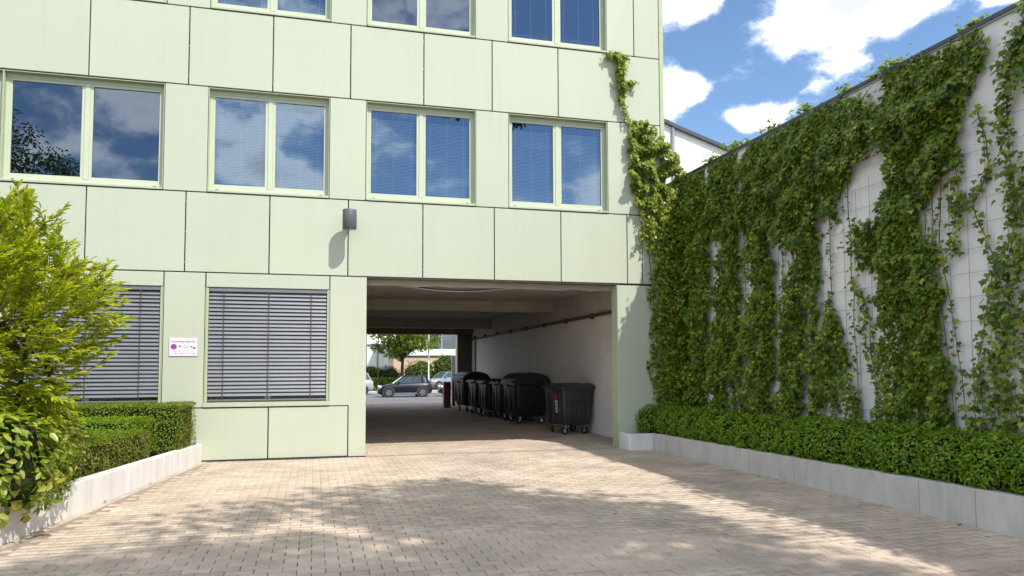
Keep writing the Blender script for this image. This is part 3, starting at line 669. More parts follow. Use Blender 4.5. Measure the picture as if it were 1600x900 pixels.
    # a darker under layer close to the wall
o_ = (XW, 12, .3)
def runner_leaves(paths, parent, off):
    A = []
    for p in paths:
        pa = np.array(p); cum = np.concatenate([[0], np.cumsum(np.linalg.norm(np.diff(pa, axis=0), axis=1))]); t_ = np.arange(0, cum[-1], .05); t_ = t_[rng.uniform(0, 1, len(t_)) < .8]
        A.append(np.stack([np.interp(t_, cum, pa[:, 0])+rng.choice([-1, 1], len(t_))*rng.uniform(.01, .07, len(t_)), np.interp(t_, cum, pa[:, 1])], 1))
    A = np.concatenate(A); ivy_leaves(A, rng.uniform(.03, .10, len(A)), parent, 'foliage', off, (.04, .085))
iv1 = empty('climbing_creeper', o_, 0, 'dense green creeper covering the far half of the wall next to the building', 'creeper', 'creepers on the white wall')
dense(LEFT, 86000, iv1, o_, GAPS, .27, 0.0)
RUN1 = [[(y+.1*nz(y, 1), .3), (y+.25*nz(y, 2), 2.4), (y+.4*nz(y, 3), 5.2)] for y in (9.5, 10.0, 10.45, 10.95, 11.3, 11.8, 12.3, 12.9, 13.4, 14.0, 14.6, 15.2, 15.8)]
vine_stems([[(y+.1*nz(y, 1), .3), (y+.25*nz(y, 2), 2.4), (y+.4*nz(y, 3), 5.2)] for y in (9.5, 10.0, 10.45, 10.95, 11.3, 11.8, 12.3, 12.9, 13.4, 14.0, 14.6, 15.2, 15.8)], iv1, o_, .007)
runner_leaves(RUN1, iv1, o_)
o_ = (XW, 8.2, .3)
iv2 = empty('climbing_creeper', o_, 0, 'broad dark creeper column in the middle of the white wall, reaching the coping', 'creeper', 'creepers on the white wall')
dense(CENTRE+[], 38000, iv2, o_, CGAPS, .27, 20.0, -.2, .05)
yz = strand_pts([(9.3, 5.7), (9.0, 5.4), (8.8, 5.0)], 420, .14); ivy_leaves(yz, rng.uniform(.03, .22, 420), iv2, 'foliage', o_)
vine_stems([[(8.0+.3*k, .3), (8.05+.28*k, 1.6), (8.2+.2*k, 3.4), (8.0+.15*k, 5.6)] for k in (-1.6, -1, -.4, .2, .9, 1.5)], iv2, o_, .007)
runner_leaves([[(8.0+.3*k, .3), (8.05+.28*k, 1.6), (8.2+.2*k, 3.4), (8.0+.15*k, 5.6)] for k in (-1.6, -1, -.4, .2, .9, 1.5)], iv2, o_)
for (ys_, n_, sp_) in ((8.72, 130, .12), (9.6, 60, .08), (10.6, 70, .1), (11.5, 60, .1), (12.6, 90, .12), (13.6, 90, .13), (7.3, 40, .06)):
    tgt_, oo = (iv1, (XW, 12, .3)) if ys_ > 9.3 else (iv2, (XW, 8.2, .3))
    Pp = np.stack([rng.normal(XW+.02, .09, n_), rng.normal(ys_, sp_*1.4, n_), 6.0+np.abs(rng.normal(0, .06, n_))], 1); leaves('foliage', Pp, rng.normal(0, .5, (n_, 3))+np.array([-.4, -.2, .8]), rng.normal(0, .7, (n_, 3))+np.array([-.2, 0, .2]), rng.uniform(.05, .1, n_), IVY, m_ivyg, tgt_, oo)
def strands(label, defs, gname='creepers on the white wall'):
    o_ = (XW, defs[0][0][0][0], .3); e = empty('climbing_creeper', o_, 0, label, 'creeper', gname)
    for path, n, sp in defs:
        if sp < .05:   # leaves set alternately left and right of the runner
            pa = np.array(path); cum = np.concatenate([[0], np.cumsum(np.linalg.norm(np.diff(pa, axis=0), axis=1))]); t_ = np.arange(0, cum[-1], .036)+rng.normal(0, .008, len(np.arange(0, cum[-1], .036)))
            yz = np.stack([np.interp(t_, cum, pa[:, 0])+np.where(np.arange(len(t_)) % 2, 1, -1)*rng.uniform(.015, .06, len(t_)), np.interp(t_, cum, pa[:, 1])+rng.normal(.03, .02, len(t_))], 1); n = len(t_)
        else: n = int(n*.62); yz = strand_pts(path, n, sp)
        ivy_leaves(yz, rng.uniform(.02, .07+sp, n), e, 'foliage', o_, (.05, .095))
        vine_stems([path[::-1]], e, o_, .006)
S1 = [(7.25, 4.92), (7.13, 4.48), (7.09, 4.14), (7.2, 3.98), (7.35, 3.74), (7.19, 3.31), (7.07, 2.98), (7.2, 2.53), (7.34, 1.83), (7.29, .5)]
strands('thin single creeper strand winding up bare white wall right of the broad column', [(S1, 420, .035), ([(7.64, 3.72), (7.35, 3.82), (7.1, 4.12), (6.84, 4.16)], 90, .03), ([(7.3, 1.8), (7.45, 1.2), (7.3, .5)], 130, .07)])
S2 = [(7.03, 5.75), (7.33, 5.27), (7.57, 4.78), (7.57, 4.28), (7.54, 3.7), (7.69, 3.15)]
strands('slim creeper strand hanging from the coping beside the broad column', [(S2, 430, .06)])
S3 = [(6.40, 5.9), (6.62, 5.6), (6.80, 5.24), (6.85, 4.55), (6.79, 4.0), (6.75, 3.53), (6.92, 2.96), (6.89, 2.13), (6.99, 1.53), (6.86, .5)]
strands('bushy creeper at the right picture edge with brown stem showing', [(S3, 900, .075), ([(6.35, 5.9), (6.5, 5.5), (6.6, 5.0)], 420, .12), ([(6.45, 4.2), (6.68, 3.52), (6.68, 2.85), (6.65, 2.12), (6.72, .5)], 520, .08), ([(7.07, 2.9), (7.05, 2.13), (7.15, 1.52), (7.1, .5)], 260, .06), ([(6.4, 3.6), (6.3, 2.4), (6.3, .5)], 420, .1)])
S6 = [(9.36, 2.91), (9.18, 2.42), (9.18, 1.86), (9.04, 1.3), (9.01, .5)]
strands('narrow creeper strand in the white gap left of the broad column', [(S6, 300, .045), ([(9.57, 3.03), (9.24, 2.71), (9.32, 2.24), (9.18, 1.86)], 110, .04)])
# unseen creeper leaves added over the coping to break up the wall's shadow edge
ov = np.stack([rng.normal(XW+.05, .16, 2600), rng.uniform(-2.5, 6.2, 2600), np.zeros(2600)], 1); hgt = np.array([max(0, .16+.55*nz(v*1.1, 4.4)) for v in ov[:, 1]]); ov[:, 2] = 6.0+hgt*rng.uniform(0, 1, 2600)
last_creeper = [o for o in C.objects if o.name.startswith('climbing_creeper') and o.get('label', '').startswith('bushy')][0]
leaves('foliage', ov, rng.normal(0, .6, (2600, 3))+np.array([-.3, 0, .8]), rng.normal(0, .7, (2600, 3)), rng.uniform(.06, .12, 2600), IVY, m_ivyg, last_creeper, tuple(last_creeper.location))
# creeper on the facade corner
o_ = (7.4, 14.9, .3)
iv3 = empty('climbing_creeper', o_, 0, 'sunlit creeper climbing the right corner of the green facade', 'creeper')
def fac_leaves(xz, depth, size=(.05, .11), m=m_ivyg):
    n = len(xz); P = np.stack([xz[:, 0], FY-.02-depth, xz[:, 1]], 1)
    Nn = np.stack([rng.normal(.1, .45, n), -np.ones(n), rng.normal(.45, .4, n)], 1); U = np.stack([rng.normal(0, .45, n), rng.normal(-.15, .2, n), -np.ones(n)], 1)
    leaves('foliage', P, Nn, U, rng.uniform(*size, n), IVY, m, iv3, o_)
CL = [(6.72, 7.14), (6.9, 7.08), (7.18, 6.96), (7.45, 7.2), (7.52, 6.62), (7.86, 6.5), (7.88, 6.07), (7.66, 5.62), (7.8, 5.2), (7.41, 4.96), (7.11, 5.16), (6.76, 5.43), (6.66, 5.85), (6.74, 6.28), (6.67, 6.56)]
pts = np.stack([rng.uniform(6.5, 8, 9000), rng.uniform(4.7, 7.4, 9000)], 1)
wg = np.array([(nz(a*4, b*4, 40), nz(a*4, b*4, 50)) for a, b in pts])*.12+rng.normal(0, .04, (9000, 2))
k = inpoly(pts+wg, CL) & (np.array([nz(a*3.2, b*3.2, 60) for a, b in pts]) > -.22); pts = pts[k]
lump = np.array([nz(a*4, b*4, 70) for a, b in pts]); fac_leaves(pts, np.clip(.14+.35*lump, .02, .4)*(1-rng.uniform(0, 1, len(pts))**2*.85))
for path, n, sp in (([(6.12, 8.6), (6.35, 8.64), (6.5, 8.6), (6.66, 8.57)], 150, .035), ([(6.42, 8.6), (6.52, 8.35), (6.46, 8.15), (6.50, 7.95), (6.56, 7.8)], 330, .055), ([(6.58, 8.02), (6.74, 8.05), (6.85, 8.05)], 45, .025), ([(6.50, 7.9), (6.46, 7.7), (6.56, 7.4), (6.66, 7.2), (6.8, 7.0)], 110, .03),
                    ([(6.9, 5.4), (7.0, 4.9), (6.95, 4.6), (6.85, 4.45)], 120, .045), ([(7.15, 5.3), (7.15, 4.6), (7.2, 4.2)], 260, .08), ([(7.45, 5.3), (7.45, 4.2), (7.42, 3.2), (7.45, 2.2), (7.4, 1.2), (7.45, .4)], 1900, .11), ([(7.6, 5.2), (7.75, 4.0), (7.7, 2.5), (7.75, .4)], 1700, .11),
                    ([(7.25, 3.9), (7.12, 3.3), (7.22, 2.9), (7.15, 2.5), (7.22, 2.0), (7.12, 1.75)], 170, .05), ([(7.15, 1.9), (7.05, 1.75), (7.1, 1.55), (7.22, 1.3)], 50, .03)):
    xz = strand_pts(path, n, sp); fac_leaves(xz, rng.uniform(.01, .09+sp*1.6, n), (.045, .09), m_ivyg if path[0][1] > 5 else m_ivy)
for p in ([(7.3, .3), (7.28, 2.5), (7.1, 4.5), (7.0, 6.0), (6.7, 7.2), (6.48, 7.8), (6.5, 8.3), (6.4, 8.6)], [(7.5, .3), (7.45, 3), (7.3, 5.2), (7.3, 6.8)]):
    PW(MB().tube([(a, FY-.03, b) for a, b in p], .009, 5).build('stem', m_vine), iv3, o_)

# ------------------------------------------------------------------ hedges and shrubs
m_hedge = leafmat('hedge_leaf', [(.08, .165, .008), (.14, .25, .010), (.20, .32, .014), (.27, .39, .022)], .42, .3, spec=.4)
m_box = leafmat('box_leaf', [(.085, .155, .010), (.135, .21, .013), (.19, .265, .016), (.25, .30, .024)], .45, .35)
m_boxd = leafmat('box_leaf_dry', [(.10, .15, .018), (.16, .20, .024), (.22, .24, .035), (.26, .22, .06)], .5, .3)
m_big = leafmat('shrub_leaf', [(.09, .165, .010), (.15, .235, .014), (.22, .30, .018), (.33, .36, .04), (.34, .29, .07)], .35, .32, spec=.5)
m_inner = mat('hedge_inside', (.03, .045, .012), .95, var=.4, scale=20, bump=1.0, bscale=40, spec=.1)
def blob(name, c, r_, m, parent, off, seed=0, n=16, amp=.12):
    V = []; F = []
    for i in range(n+1):
        th_ = math.pi*i/n
        for j in range(n*2):
            ph = math.pi*j/n; d = Vector((math.sin(th_)*math.cos(ph), math.sin(th_)*math.sin(ph), math.cos(th_)))
            k_ = 1+amp*nz(d.x*2.5+seed, d.y*2.5, d.z*2.5); V.append((c[0]+d.x*r_[0]*k_, c[1]+d.y*r_[1]*k_, c[2]+d.z*r_[2]*k_))
    for i in range(n):
        for j in range(n*2):
            j2 = (j+1) % (n*2); F.append((i*n*2+j, (i+1)*n*2+j, (i+1)*n*2+j2, i*n*2+j2))
    return PW(mesh(name, V, F, m, None, True), parent, off)
def ellip_leaves(c, r_, n, size, m, parent, off, shape=OVATE, name='foliage', zmin=-.6, seed=0, shell=.22, rough=.5, upb=.5, tuft=0):
    d = rng.normal(0, 1, (n*2, 3)); d = unit(d); d = d[d[:, 2] > zmin][:n]; n = len(d)
    if tuft:
        kk = unit(rng.normal(0, 1, (tuft, 3))); kk = kk[kk[:, 2] > zmin]; pick = rng.integers(0, len(kk), n); d = unit(kk[pick]+rng.normal(0, .13, (n, 3)))
    lump = np.array([nz(*(v*3.2+seed)) for v in d]); rad = 1+.16*lump-shell*rng.uniform(0, 1, n)**2.5+rng.normal(0, .03, n)
    P = np.array(c)+d*np.array(r_)*rad[:, None]
    Nn = d/np.array(r_); Nn = unit(Nn)+rng.normal(0, rough, (n, 3))+np.array([0, 0, upb]); U = d*.6+rng.normal(0, .8, (n, 3))+np.array([0, 0, .15])
    return leaves(name, P, Nn, U, rng.uniform(*size, n), shape, m, parent, off)
o_ = (7.4, 9, .26)
hr = empty('low_hedge', o_, 0, 'long low hedge of rounded green shrubs behind the grey kerb', 'hedge')
y = 14.85; i = 0
while y > 1.0:
    st_ = random.uniform(.52, .66); cx = 7.37+random.uniform(-.03, .03); nearf = 9.0/max(y, 5.5)
    h = .62+.04*nz(y, 3)+(.06 if y < 10 else 0)
    rx, ry, rz_ = .44, st_*.72, .36+.03*nz(y*2, 7)
    blob('shrub', (cx, y, h-.05), (rx*.84, ry*.9, rz_*.82), m_inner, hr, o_, y)
    if y > 4.0: ellip_leaves((cx, y, h-.05), (rx, ry, rz_), 4200, (.032, .060), m_hedge, hr, o_, seed=y, zmin=-.75, rough=.5, upb=.45, shell=.2)
    y -= st_; i += 1
ellip_leaves((7.02, 14.78, .58), (.3, .24, .34), 1500, (.035, .055), m_hedge, hr, o_, seed=77, zmin=-.7); blob('shrub', (7.02, 14.78, .56), (.26, .2, .28), m_inner, hr, o_, 5)
# left clipped hedges
def boxhedge(name, label, x0, x1, y0, y1, z0, z1, n, size, m, mside=None, shear=0.0, amp=.05, rnd=.08):
    o_ = ((x0+x1)/2, (y0+y1)/2, z0); e = empty(name, o_, 0, label, 'hedge')
    def sh(P): P = P.copy(); P[:, 0] += shear*(P[:, 1]-y0); return P
    mb = MB().box(x0+.07, x1-.07, y0+.07, y1-.07, z0-.05, z1-.07); mb.v = [(a+shear*(b-y0), b, c) for a, b, c in mb.v]; PW(mb.build('inner_branches', m_inner), e, o_)
    A = [('top', (x1-x0)*(y1-y0)*1.3), ('front', (x1-x0)*(z1-z0)), ('end', (y1-y0)*(z1-z0))]; tot = sum(a for _, a in A)
    for nm, a in A:
        k = int(n*a/tot); u = rng.uniform(0, 1, k); v = rng.uniform(0, 1, k); dep = .09*rng.uniform(0, 1, k)**2
        if nm == 'top': P = np.stack([x0+(x1-x0)*u, y0+(y1-y0)*v, np.full(k, z1)], 1); nn_ = np.array([0, 0, 1.])
        elif nm == 'front': P = np.stack([x0+(x1-x0)*u, np.full(k, y0), z0+(z1-z0)*v], 1); nn_ = np.array([0, -1., 0])
        else: P = np.stack([np.full(k, x1), y0+(y1-y0)*u, z0+(z1-z0)*v], 1); nn_ = np.array([1., 0, 0])
        lump = np.array([nz(*(p*4.0)) for p in P])*amp; sprig = (rng.uniform(0, 1, k) > .97)*rng.uniform(0, .07, k)
        P = P+nn_*(lump-dep+sprig)[:, None]
        # round the edges
        cx = np.array([(x0+x1)/2, (y0+y1)/2, (z0+z1)/2]); hw = np.array([(x1-x0)/2, (y1-y0)/2, (z1-z0)/2]); q = np.abs(P-cx)-(hw-rnd); q = np.maximum(q, 0); L_ = np.linalg.norm(q, axis=1)
        f_ = np.where(L_ > rnd, rnd/np.maximum(L_, 1e-6), 1)[:, None]; P = np.where(q > 0, cx+np.sign(P-cx)*((hw-rnd)+q*f_), P)
        Nn = nn_+rng.normal(0, .5, (k, 3))+np.array([0, 0, .45]); U = nn_*.5+rng.normal(0, .7, (k, 3))+np.array([0, 0, .35])
        leaves('foliage', sh(P), Nn, U, rng.uniform(*size, k), OVATE, mside if (mside and nm == 'end') else m, e, o_)
    return e
boxhedge('clipped_hedge', 'tall square clipped hedge against the green facade on the left', -6.2, -2.2, 13.85, 14.85, .3, 1.13, 21000, (.024, .042), m_box, m_boxd, .12)
boxhedge('clipped_hedge', 'low trimmed hedge along the white kerb in front of the taller hedge', -4.6, -2.92, 9.8, 12.9, .3, .80, 24000, (.024, .042), m_box, m_boxd, .15, .07, .14)
boxhedge('clipped_hedge', 'middle stepped hedge between the low and the tall clipped hedges', -4.8, -2.62, 12.95, 13.75, .3, .95, 11000, (.024, .042), m_hedge, m_box, .15, .09, .2)
o_ = (-3.3, 8.6, .27)
bs = empty('broadleaf_shrub', o_, 0, 'large-leaved green and yellow shrub at the lower left picture edge', 'shrub')
blob('inner_branches', (-3.5, 8.7, .75), (.75, .85, .55), m_inner, bs, o_, 2, amp=.3)
ellip_leaves((-3.5, 8.7, .78), (.98, 1.1, .66), 3300, (.075, .135), m_big, bs, o_, seed=3, zmin=-.75, rough=.45, upb=.55, shell=.35, tuft=240)
ellip_leaves((-3.15, 9.55, .62), (.5, .6, .48), 1500, (.05, .09), m_big, bs, o_, seed=8, zmin=-.75, rough=.45, upb=.55, shell=.35, tuft=120)
ellip_leaves((-3.0, 9.75, .85), (.42, .55, .40), 1100, (.045, .075), m_boxd, bs, o_, seed=9, zmin=-.75, rough=.45, upb=.55, shell=.3)

# a few dropped leaves on the paving
nf = 70; yy = rng.uniform(5.5, 14.6, nf); side = rng.uniform(0, 1, nf); xx = np.where(side < .4, 6.9-np.abs(rng.normal(0, .18, nf)), np.where(side < .75, np.array([kerb_left_x(v) for v in yy])+np.abs(rng.normal(.03, .2, nf)), rng.uniform(-2, 6.5, nf)))
fo = leaves('fallen_leaves', np.stack([xx, yy, np.full(nf, .008)], 1), rng.normal(0, .25, (nf, 3))+np.array([0, 0, 1.]), rng.normal(0, 1, (nf, 3)), rng.uniform(.03, .07, nf), OVATE, leafmat('dry_leaf', [(.20, .14, .04), (.30, .24, .06), (.16, .18, .04), (.22, .10, .04)], .7, .2))
tag(fo, 'scattered dry leaves on the paving near the kerbs', 'leaves', kind='stuff')
# ------------------------------------------------------------------ trees
def quad(a, b, c, n=7): return [a*(1-t)**2+b*2*t*(1-t)+c*t*t for t in [i/n for i in range(n+1)]]
m_yel = leafmat('golden_leaf', [(.20, .27, .014), (.31, .38, .018), (.43, .48, .028), (.54, .53, .05), (.15, .22, .014)], .42, .42, tcol=(1.3, 1.35, .5))
o_ = (-3.45, 9.9, .27)
tl = empty('ornamental_tree', o_, 0, 'small yellow-green leafy tree in the left planting bed', 'tree')
base = Vector((-3.45, 9.9, .25)); trunk = MB(); tips = []
forks = [Vector((-3.2, 9.7, 1.9)), Vector((-3.9, 10.0, 2.0)), Vector((-3.55, 9.5, 2.2)), Vector((-3.0, 9.9, 1.7))]
for f_ in forks: trunk.tube(quad(base+Vector((random.uniform(-.05, .05), random.uniform(-.05, .05), 0)), base.lerp(f_, .5)+Vector((0, 0, .2)), f_), [.045-.004*i for i in range(8)], 7)
Pl, Nl, Ul, Sl = [], [], [], []
tw = MB()
def crown_ok(p):  # lobed outline
    d = Vector(((p.x+4.0)/1.62, (p.y-9.8)/1.3, (p.z-2.3)/1.48))
    return d.length < 1+.22*nz(p.x*2.2, p.y*2.2, p.z*2.2) and p.z > 1.1
cnt = 0
while cnt < 1150:
    p = Vector((random.uniform(-5.9, -2.1), random.uniform(8.3, 11.4), random.uniform(.9, 4.1)))
    if not crown_ok(p): continue
    d0 = Vector(((p.x+4.0)/1.62, (p.y-9.8)/1.3, (p.z-2.3)/1.48)).length
    if random.random() > .25+.85*d0**2 or nz(p.x*3.1, p.y*3.1, p.z*3.1+4) < -.16: continue
    cnt += 1
    out = (p-Vector((-3.8, 9.8, 1.5))).normalized(); d = (out+Vector((random.gauss(0, .3), random.gauss(0, .3), random.gauss(.02, .28)))).normalized()
    L_ = random.uniform(.28, .55); q = p-d*L_*.5
    sidev = d.cross(Vector((0, 0, 1))).normalized(); upv = sidev.cross(d)
    tw.tube([q, q+d*L_*.55, q+d*L_+Vector((0, 0, -.03))], [.005, .004, .002], 4, False)
    nlv = int(L_/.017)
    for i in range(nlv):
        t = (i+.5)/nlv; s_ = 1 if i % 2 else -1
        ud = (sidev*s_*(1-.5*t)+d*(.55+.7*t)+upv*random.gauss(.05, .25)+Vector((0, 0, -.15))).normalized()
        Pl.append(q+d*L_*t); Ul.append(ud); Nl.append(upv+Vector((random.gauss(0, .3), random.gauss(0, .3), random.gauss(.3, .3)))); Sl.append(random.uniform(.075, .125))
leaves('foliage', [tuple(v) for v in Pl], [tuple(v) for v in Nl], [tuple(v) for v in Ul], Sl, LONG, m_yel, tl, o_)
for i in range(26):
    f_ = random.choice(forks)
    while True:
        e_ = Vector((random.uniform(-5.4, -2.3), random.uniform(8.6, 11), random.uniform(1.6, 3.7)))
        if crown_ok(e_): break
    trunk.tube(quad(f_, f_.lerp(e_, .5)+Vector((0, 0, .12)), e_), [.02-.0018*i for i in range(8)], 5, False)
PW(trunk.build('trunk', m_bark), tl, o_); tag(PW(tw.build('twigs', m_vine), tl, o_), kind='stuff')
def big_tree(name, label, base, fork_z, crown_c, crown_r, nclump, nleaf, clump_r, size, m, seed, trunk_r=.2, group=None, gaps=-.1, zmin=None, shear=0.0, nsc=.55):
    rnd = random.Random(seed); e = empty(name, base, 0, label, 'tree', group); base = Vector(base); cc_ = Vector(crown_c)
    mb = MB(); fk = Vector((base.x+(cc_.x-base.x)*.3, base.y+(cc_.y-base.y)*.3, base.z+fork_z))
    mb.tube(quad(base, base.lerp(fk, .5)+Vector((rnd.uniform(-.1, .1), rnd.uniform(-.1, .1), 0)), fk), [trunk_r*(1.25 if i == 0 else 1-.05*i) for i in range(8)], 10)
    cl = []; tries = 0
    while len(cl) < nclump and tries < 20000:
        tries += 1
        d = Vector((rnd.uniform(-1, 1), rnd.uniform(-1, 1), rnd.uniform(-1, 1)))
        if not .35 < d.length < 1: continue
        p = cc_+Vector((d.x*crown_r[0], d.y*crown_r[1], d.z*crown_r[2]+shear*d.y*crown_r[1]))
        if zmin and p.z < zmin: continue
        if nz(p.x*nsc+seed, p.y*nsc, p.z*nsc) < gaps: continue
        cl.append(p)
    P = []
    for c in cl:
        mid = fk.lerp(c, .5)+Vector((0, 0, .12*(c-fk).length)); mb.tube(quad(fk, mid, c), [max(.012, trunk_r*.34*(1-.12*i)) for i in range(8)], 5, False)
    PW(mb.build('trunk', m_bark), e, base)
    cl = np.array([tuple(c) for c in cl]); k = rng.integers(0, len(cl), nleaf); d = unit(rng.normal(0, 1, (nleaf, 3))); rr_ = rng.uniform(0, 1, nleaf)**.5
    P = cl[k]+d*rr_[:, None]*np.array([clump_r, clump_r, clump_r*.7]); Nn = rng.normal(0, .5, (nleaf, 3))+np.array([0, 0, .8])+d*.4; U = d+rng.normal(0, .5, (nleaf, 3))+np.array([0, 0, -.4])
    leaves('crown', P, Nn, U, rng.uniform(*size, nleaf), OVATE, m, e, base)
    return e
m_tree = leafmat('tree_leaf', [(.035, .07, .012), (.055, .10, .016), (.08, .13, .02), (.12, .16, .03)], .45, .3)
m_lime = leafmat('street_tree_leaf', [(.08, .14, .015), (.13, .19, .02), (.20, .25, .03)], .45, .4)
big_tree('courtyard_tree', 'tall broad tree behind the wall whose shade dapples the paving', (8.6, -3.6, -.3), 14.5, (7.35, -4.3, 15.6), (4.1, 6.0, 1.5), 98, 11000, .80, (.2, .32), m_tree, 5, .26, gaps=-.02, shear=-.4, nsc=.40)
big_tree('courtyard_tree', 'leafy tree mirrored in the bare upper left window', (-11.5, -1.5, -.02), 4.0, (-11.3, -1.0, 8.2), (2.9, 2.9, 3.6), 80, 13000, .7, (.12, .2), m_tree, 11, .2, gaps=-.15)

# ------------------------------------------------------------------ waste containers
m_bin = mat('bin_plastic', (.022, .022, .024), .42, var=.35, scale=5, bump=.05, bscale=20, spec=.5)
m_bing = mat('bin_plastic_grey', (.045, .046, .050), .42, var=.3, scale=5, spec=.5)
m_rub = mat('rubber', (.012, .012, .013), .7); m_zinc = mat('zinc', (.42, .42, .42), .35, metal=.8)
m_red = mat('sticker_red', (.42, .05, .04), .5, var=.2, scale=10); m_stw = mat('sticker_paper', (.62, .62, .60), .6, var=.15, scale=14)
def waste_bin(loc, rz, label, dome, body, wx=1.05, wy=1.28, sticker=None):
    e = empty('waste_container', loc, rz, label, 'bin', 'waste containers in the passage')
    zb, zt = .24, 1.16
    rings = []
    for t in (0, .04, .3, .6, .92, 1.0):
        k_ = .80+.14*t**.8 if t > 0 else .76; z = zb+(zt-zb)*t; rings.append(rrect(wx*k_, wy*(k_+.01), .10, z, 4))
    rings.append(rrect(wx*.94, wy*.95, .10, zt+.0005, 4)); rings.append(rrect(wx*.99, wy*.99, .11, zt+.0006, 4)); rings.append(rrect(wx*.99, wy*.99, .11, zt+.045, 4))
    bo = MB().loft(rings).build('body', body, e, fix=True)
    for p in bo.data.polygons: p.use_smooth = len(p.vertices) == 4 and abs(p.normal.z) < .5
    for sx in (-.27, 0, .27): MB().cbox(sx*wx-.025, sx*wx+.025, -wy*.475, -wy*.43, .38, 1.08, .01).build('rib', body, bo)
    for sy in (-.3, 0, .3): MB().cbox(-wx*.475, -wx*.43, sy*wy-.025, sy*wy+.025, .38, 1.08, .01).build('rib', body, bo)
    if dome:
        rr_ = []; n = 16
        for yy, s_ in ((-wy/2-.01, .94), (-wy/2+.03, 1.0), (wy/2-.03, 1.0), (wy/2+.01, .94)):
            ring = []
            for i in range(n+1):
                a = math.pi*i/n; ring.append((wx*.525*math.cos(a)*(.985 if s_ < 1 else 1), yy, zt+.05+.36*s_*math.sin(a)**.85))
            rr_.append(ring)
        ld = MB().loft(rr_).build('lid', body, e, fix=True)
        MB().box(-wx*.53, wx*.53, -wy/2-.03, wy/2+.03, zt+.046, zt+.085).build('lid_rim', body, ld)
        MB().cbox(-wx*.56, -wx*.50, -wy*.40, wy*.40, zt+.1, zt+.17, .012).build('lid_handle', body, ld)
    else:
        rr_ = [rrect(wx*1.03, wy*1.03, .12, zt+.02), rrect(wx*1.04, wy*1.04, .12, zt+.075), rrect(wx*1.0, wy*1.0, .12, zt+.10), rrect(wx*.8, wy*.8, .12, zt+.13), rrect(wx*.3, wy*.3, .08, zt+.14)]
        ld = MB().loft(rr_).build('lid', body, e, fix=True)
        for sy in (-.25, .25): MB().cbox(-wx*.50, wx*.50, sy*wy-.03, sy*wy+.03, zt+.115, zt+.15, .01).build('lid_rib', body, ld)
        MB().cbox(-wx*.57, -wx*.515, -wy*.4, wy*.4, zt+.02, zt+.07, .012).build('lid_handle', body, ld)
        for sy in (-.36, .36): MB().tube([(wx*.45, sy*wy-.05, zt+.10), (wx*.45, sy*wy+.05, zt+.10)], .035, 10).build('hinge', body, ld)
    MB().tube([(-.16, -wy*.478, .86), (-.14, -wy*.478-.06, .82), (.14, -wy*.478-.06, .82), (.16, -wy*.478, .86)], .014, 6).build('side_handle', body, e)
    for sx in (-1, 1):
        MB().cbox(sx*wx*.5-.035, sx*wx*.5+.035, -.05, .05, zt-.04, zt+.03, .01).build('trunnion', body, e)
    for sx in (-1, 1):
        for sy in (-1, 1):
            cx, cy_ = sx*wx*.30, sy*wy*.32; a = random.uniform(0, 6.28); ca, sa = math.cos(a), math.sin(a)
            fk = MB(); fk.cbox(cx-.05, cx+.05, cy_-.05, cy_+.05, .205, .245, .006)
            for q in (-1, 1):
                ox, oy = -sa*q*.034, ca*q*.034
                fk.tube([(cx+ox, cy_+oy, .21), (cx+ox+ca*.03, cy_+oy+sa*.03, .10)], .014, 6)
            cst = fk.build('castor', m_zinc, e)
            wh = MB(); wc = Vector((cx+ca*.03, cy_+sa*.03, .092)); ax = Vector((-sa, ca, 0))
            wh.tube([wc-ax*.022, wc+ax*.022], .092, 18); wh.build('wheel', m_rub, cst); MB().tube([wc-ax*.025, wc+ax*.025], .045, 12).build('hub', m_zinc, cst)
    fr = MB(); fr.cbox(-wx*.36, wx*.36, -wy*.36, -wy*.28, .225, .262, .006); fr.cbox(-wx*.36, wx*.36, wy*.28, wy*.36, .225, .262, .006); fr.cbox(-.05, .05, -wy*.28, wy*.28, .23, .26, .006); fr.build('chassis', m_steel, e)
    if sticker:
        ys, w_ = sticker
        xs_ = lambda z: -wx*.5*(.80+.14*((z-zb)/(zt-zb))**.8)-.036
        def sq(name, z0, z1, m, d=0): mesh(name, [(xs_(z0)-d, ys-w_/2, z0), (xs_(z0)-d, ys+w_/2, z0), (xs_(z1)-d, ys+w_/2, z1), (xs_(z1)-d, ys-w_/2, z1)], [(0, 3, 2, 1)], m, e)
        sq('sticker', .56, .88, m_stw); sq('sticker', .88, 1.04, m_red)
        for z in (.62, .70, .78): sq('print_line', z, z+.02, m_txt, .002)
    return e
waste_bin((6.55, 18.75, 0), R(8), 'grey flat-lidded waste container with red and white sticker, nearest the courtyard', False, m_bing, .98, 1.22, (-.22, .15))
waste_bin((6.46, 22.6, 0), R(4), 'large black waste container with domed lid behind the stickered one', True, m_bin, 1.15, 1.36, None)
waste_bin((6.42, 24.35, 0), R(3), 'black flat-lidded waste container directly behind the large domed one', False, m_bin, 1.05, 1.22)
waste_bin((6.28, 25.85, 0), R(2), 'black flat-lidded waste container second from the far domed one', False, m_bin, 1.05, 1.22)
waste_bin((6.22, 27.35, 0), R(4), 'black flat-lidded waste container next to the far domed one', False, m_bin, 1.05, 1.22)
waste_bin((6.10, 29.3, 0), R(9), 'black domed waste container farthest down the passage by the red bollard', True, m_bin, 1.12, 1.34)
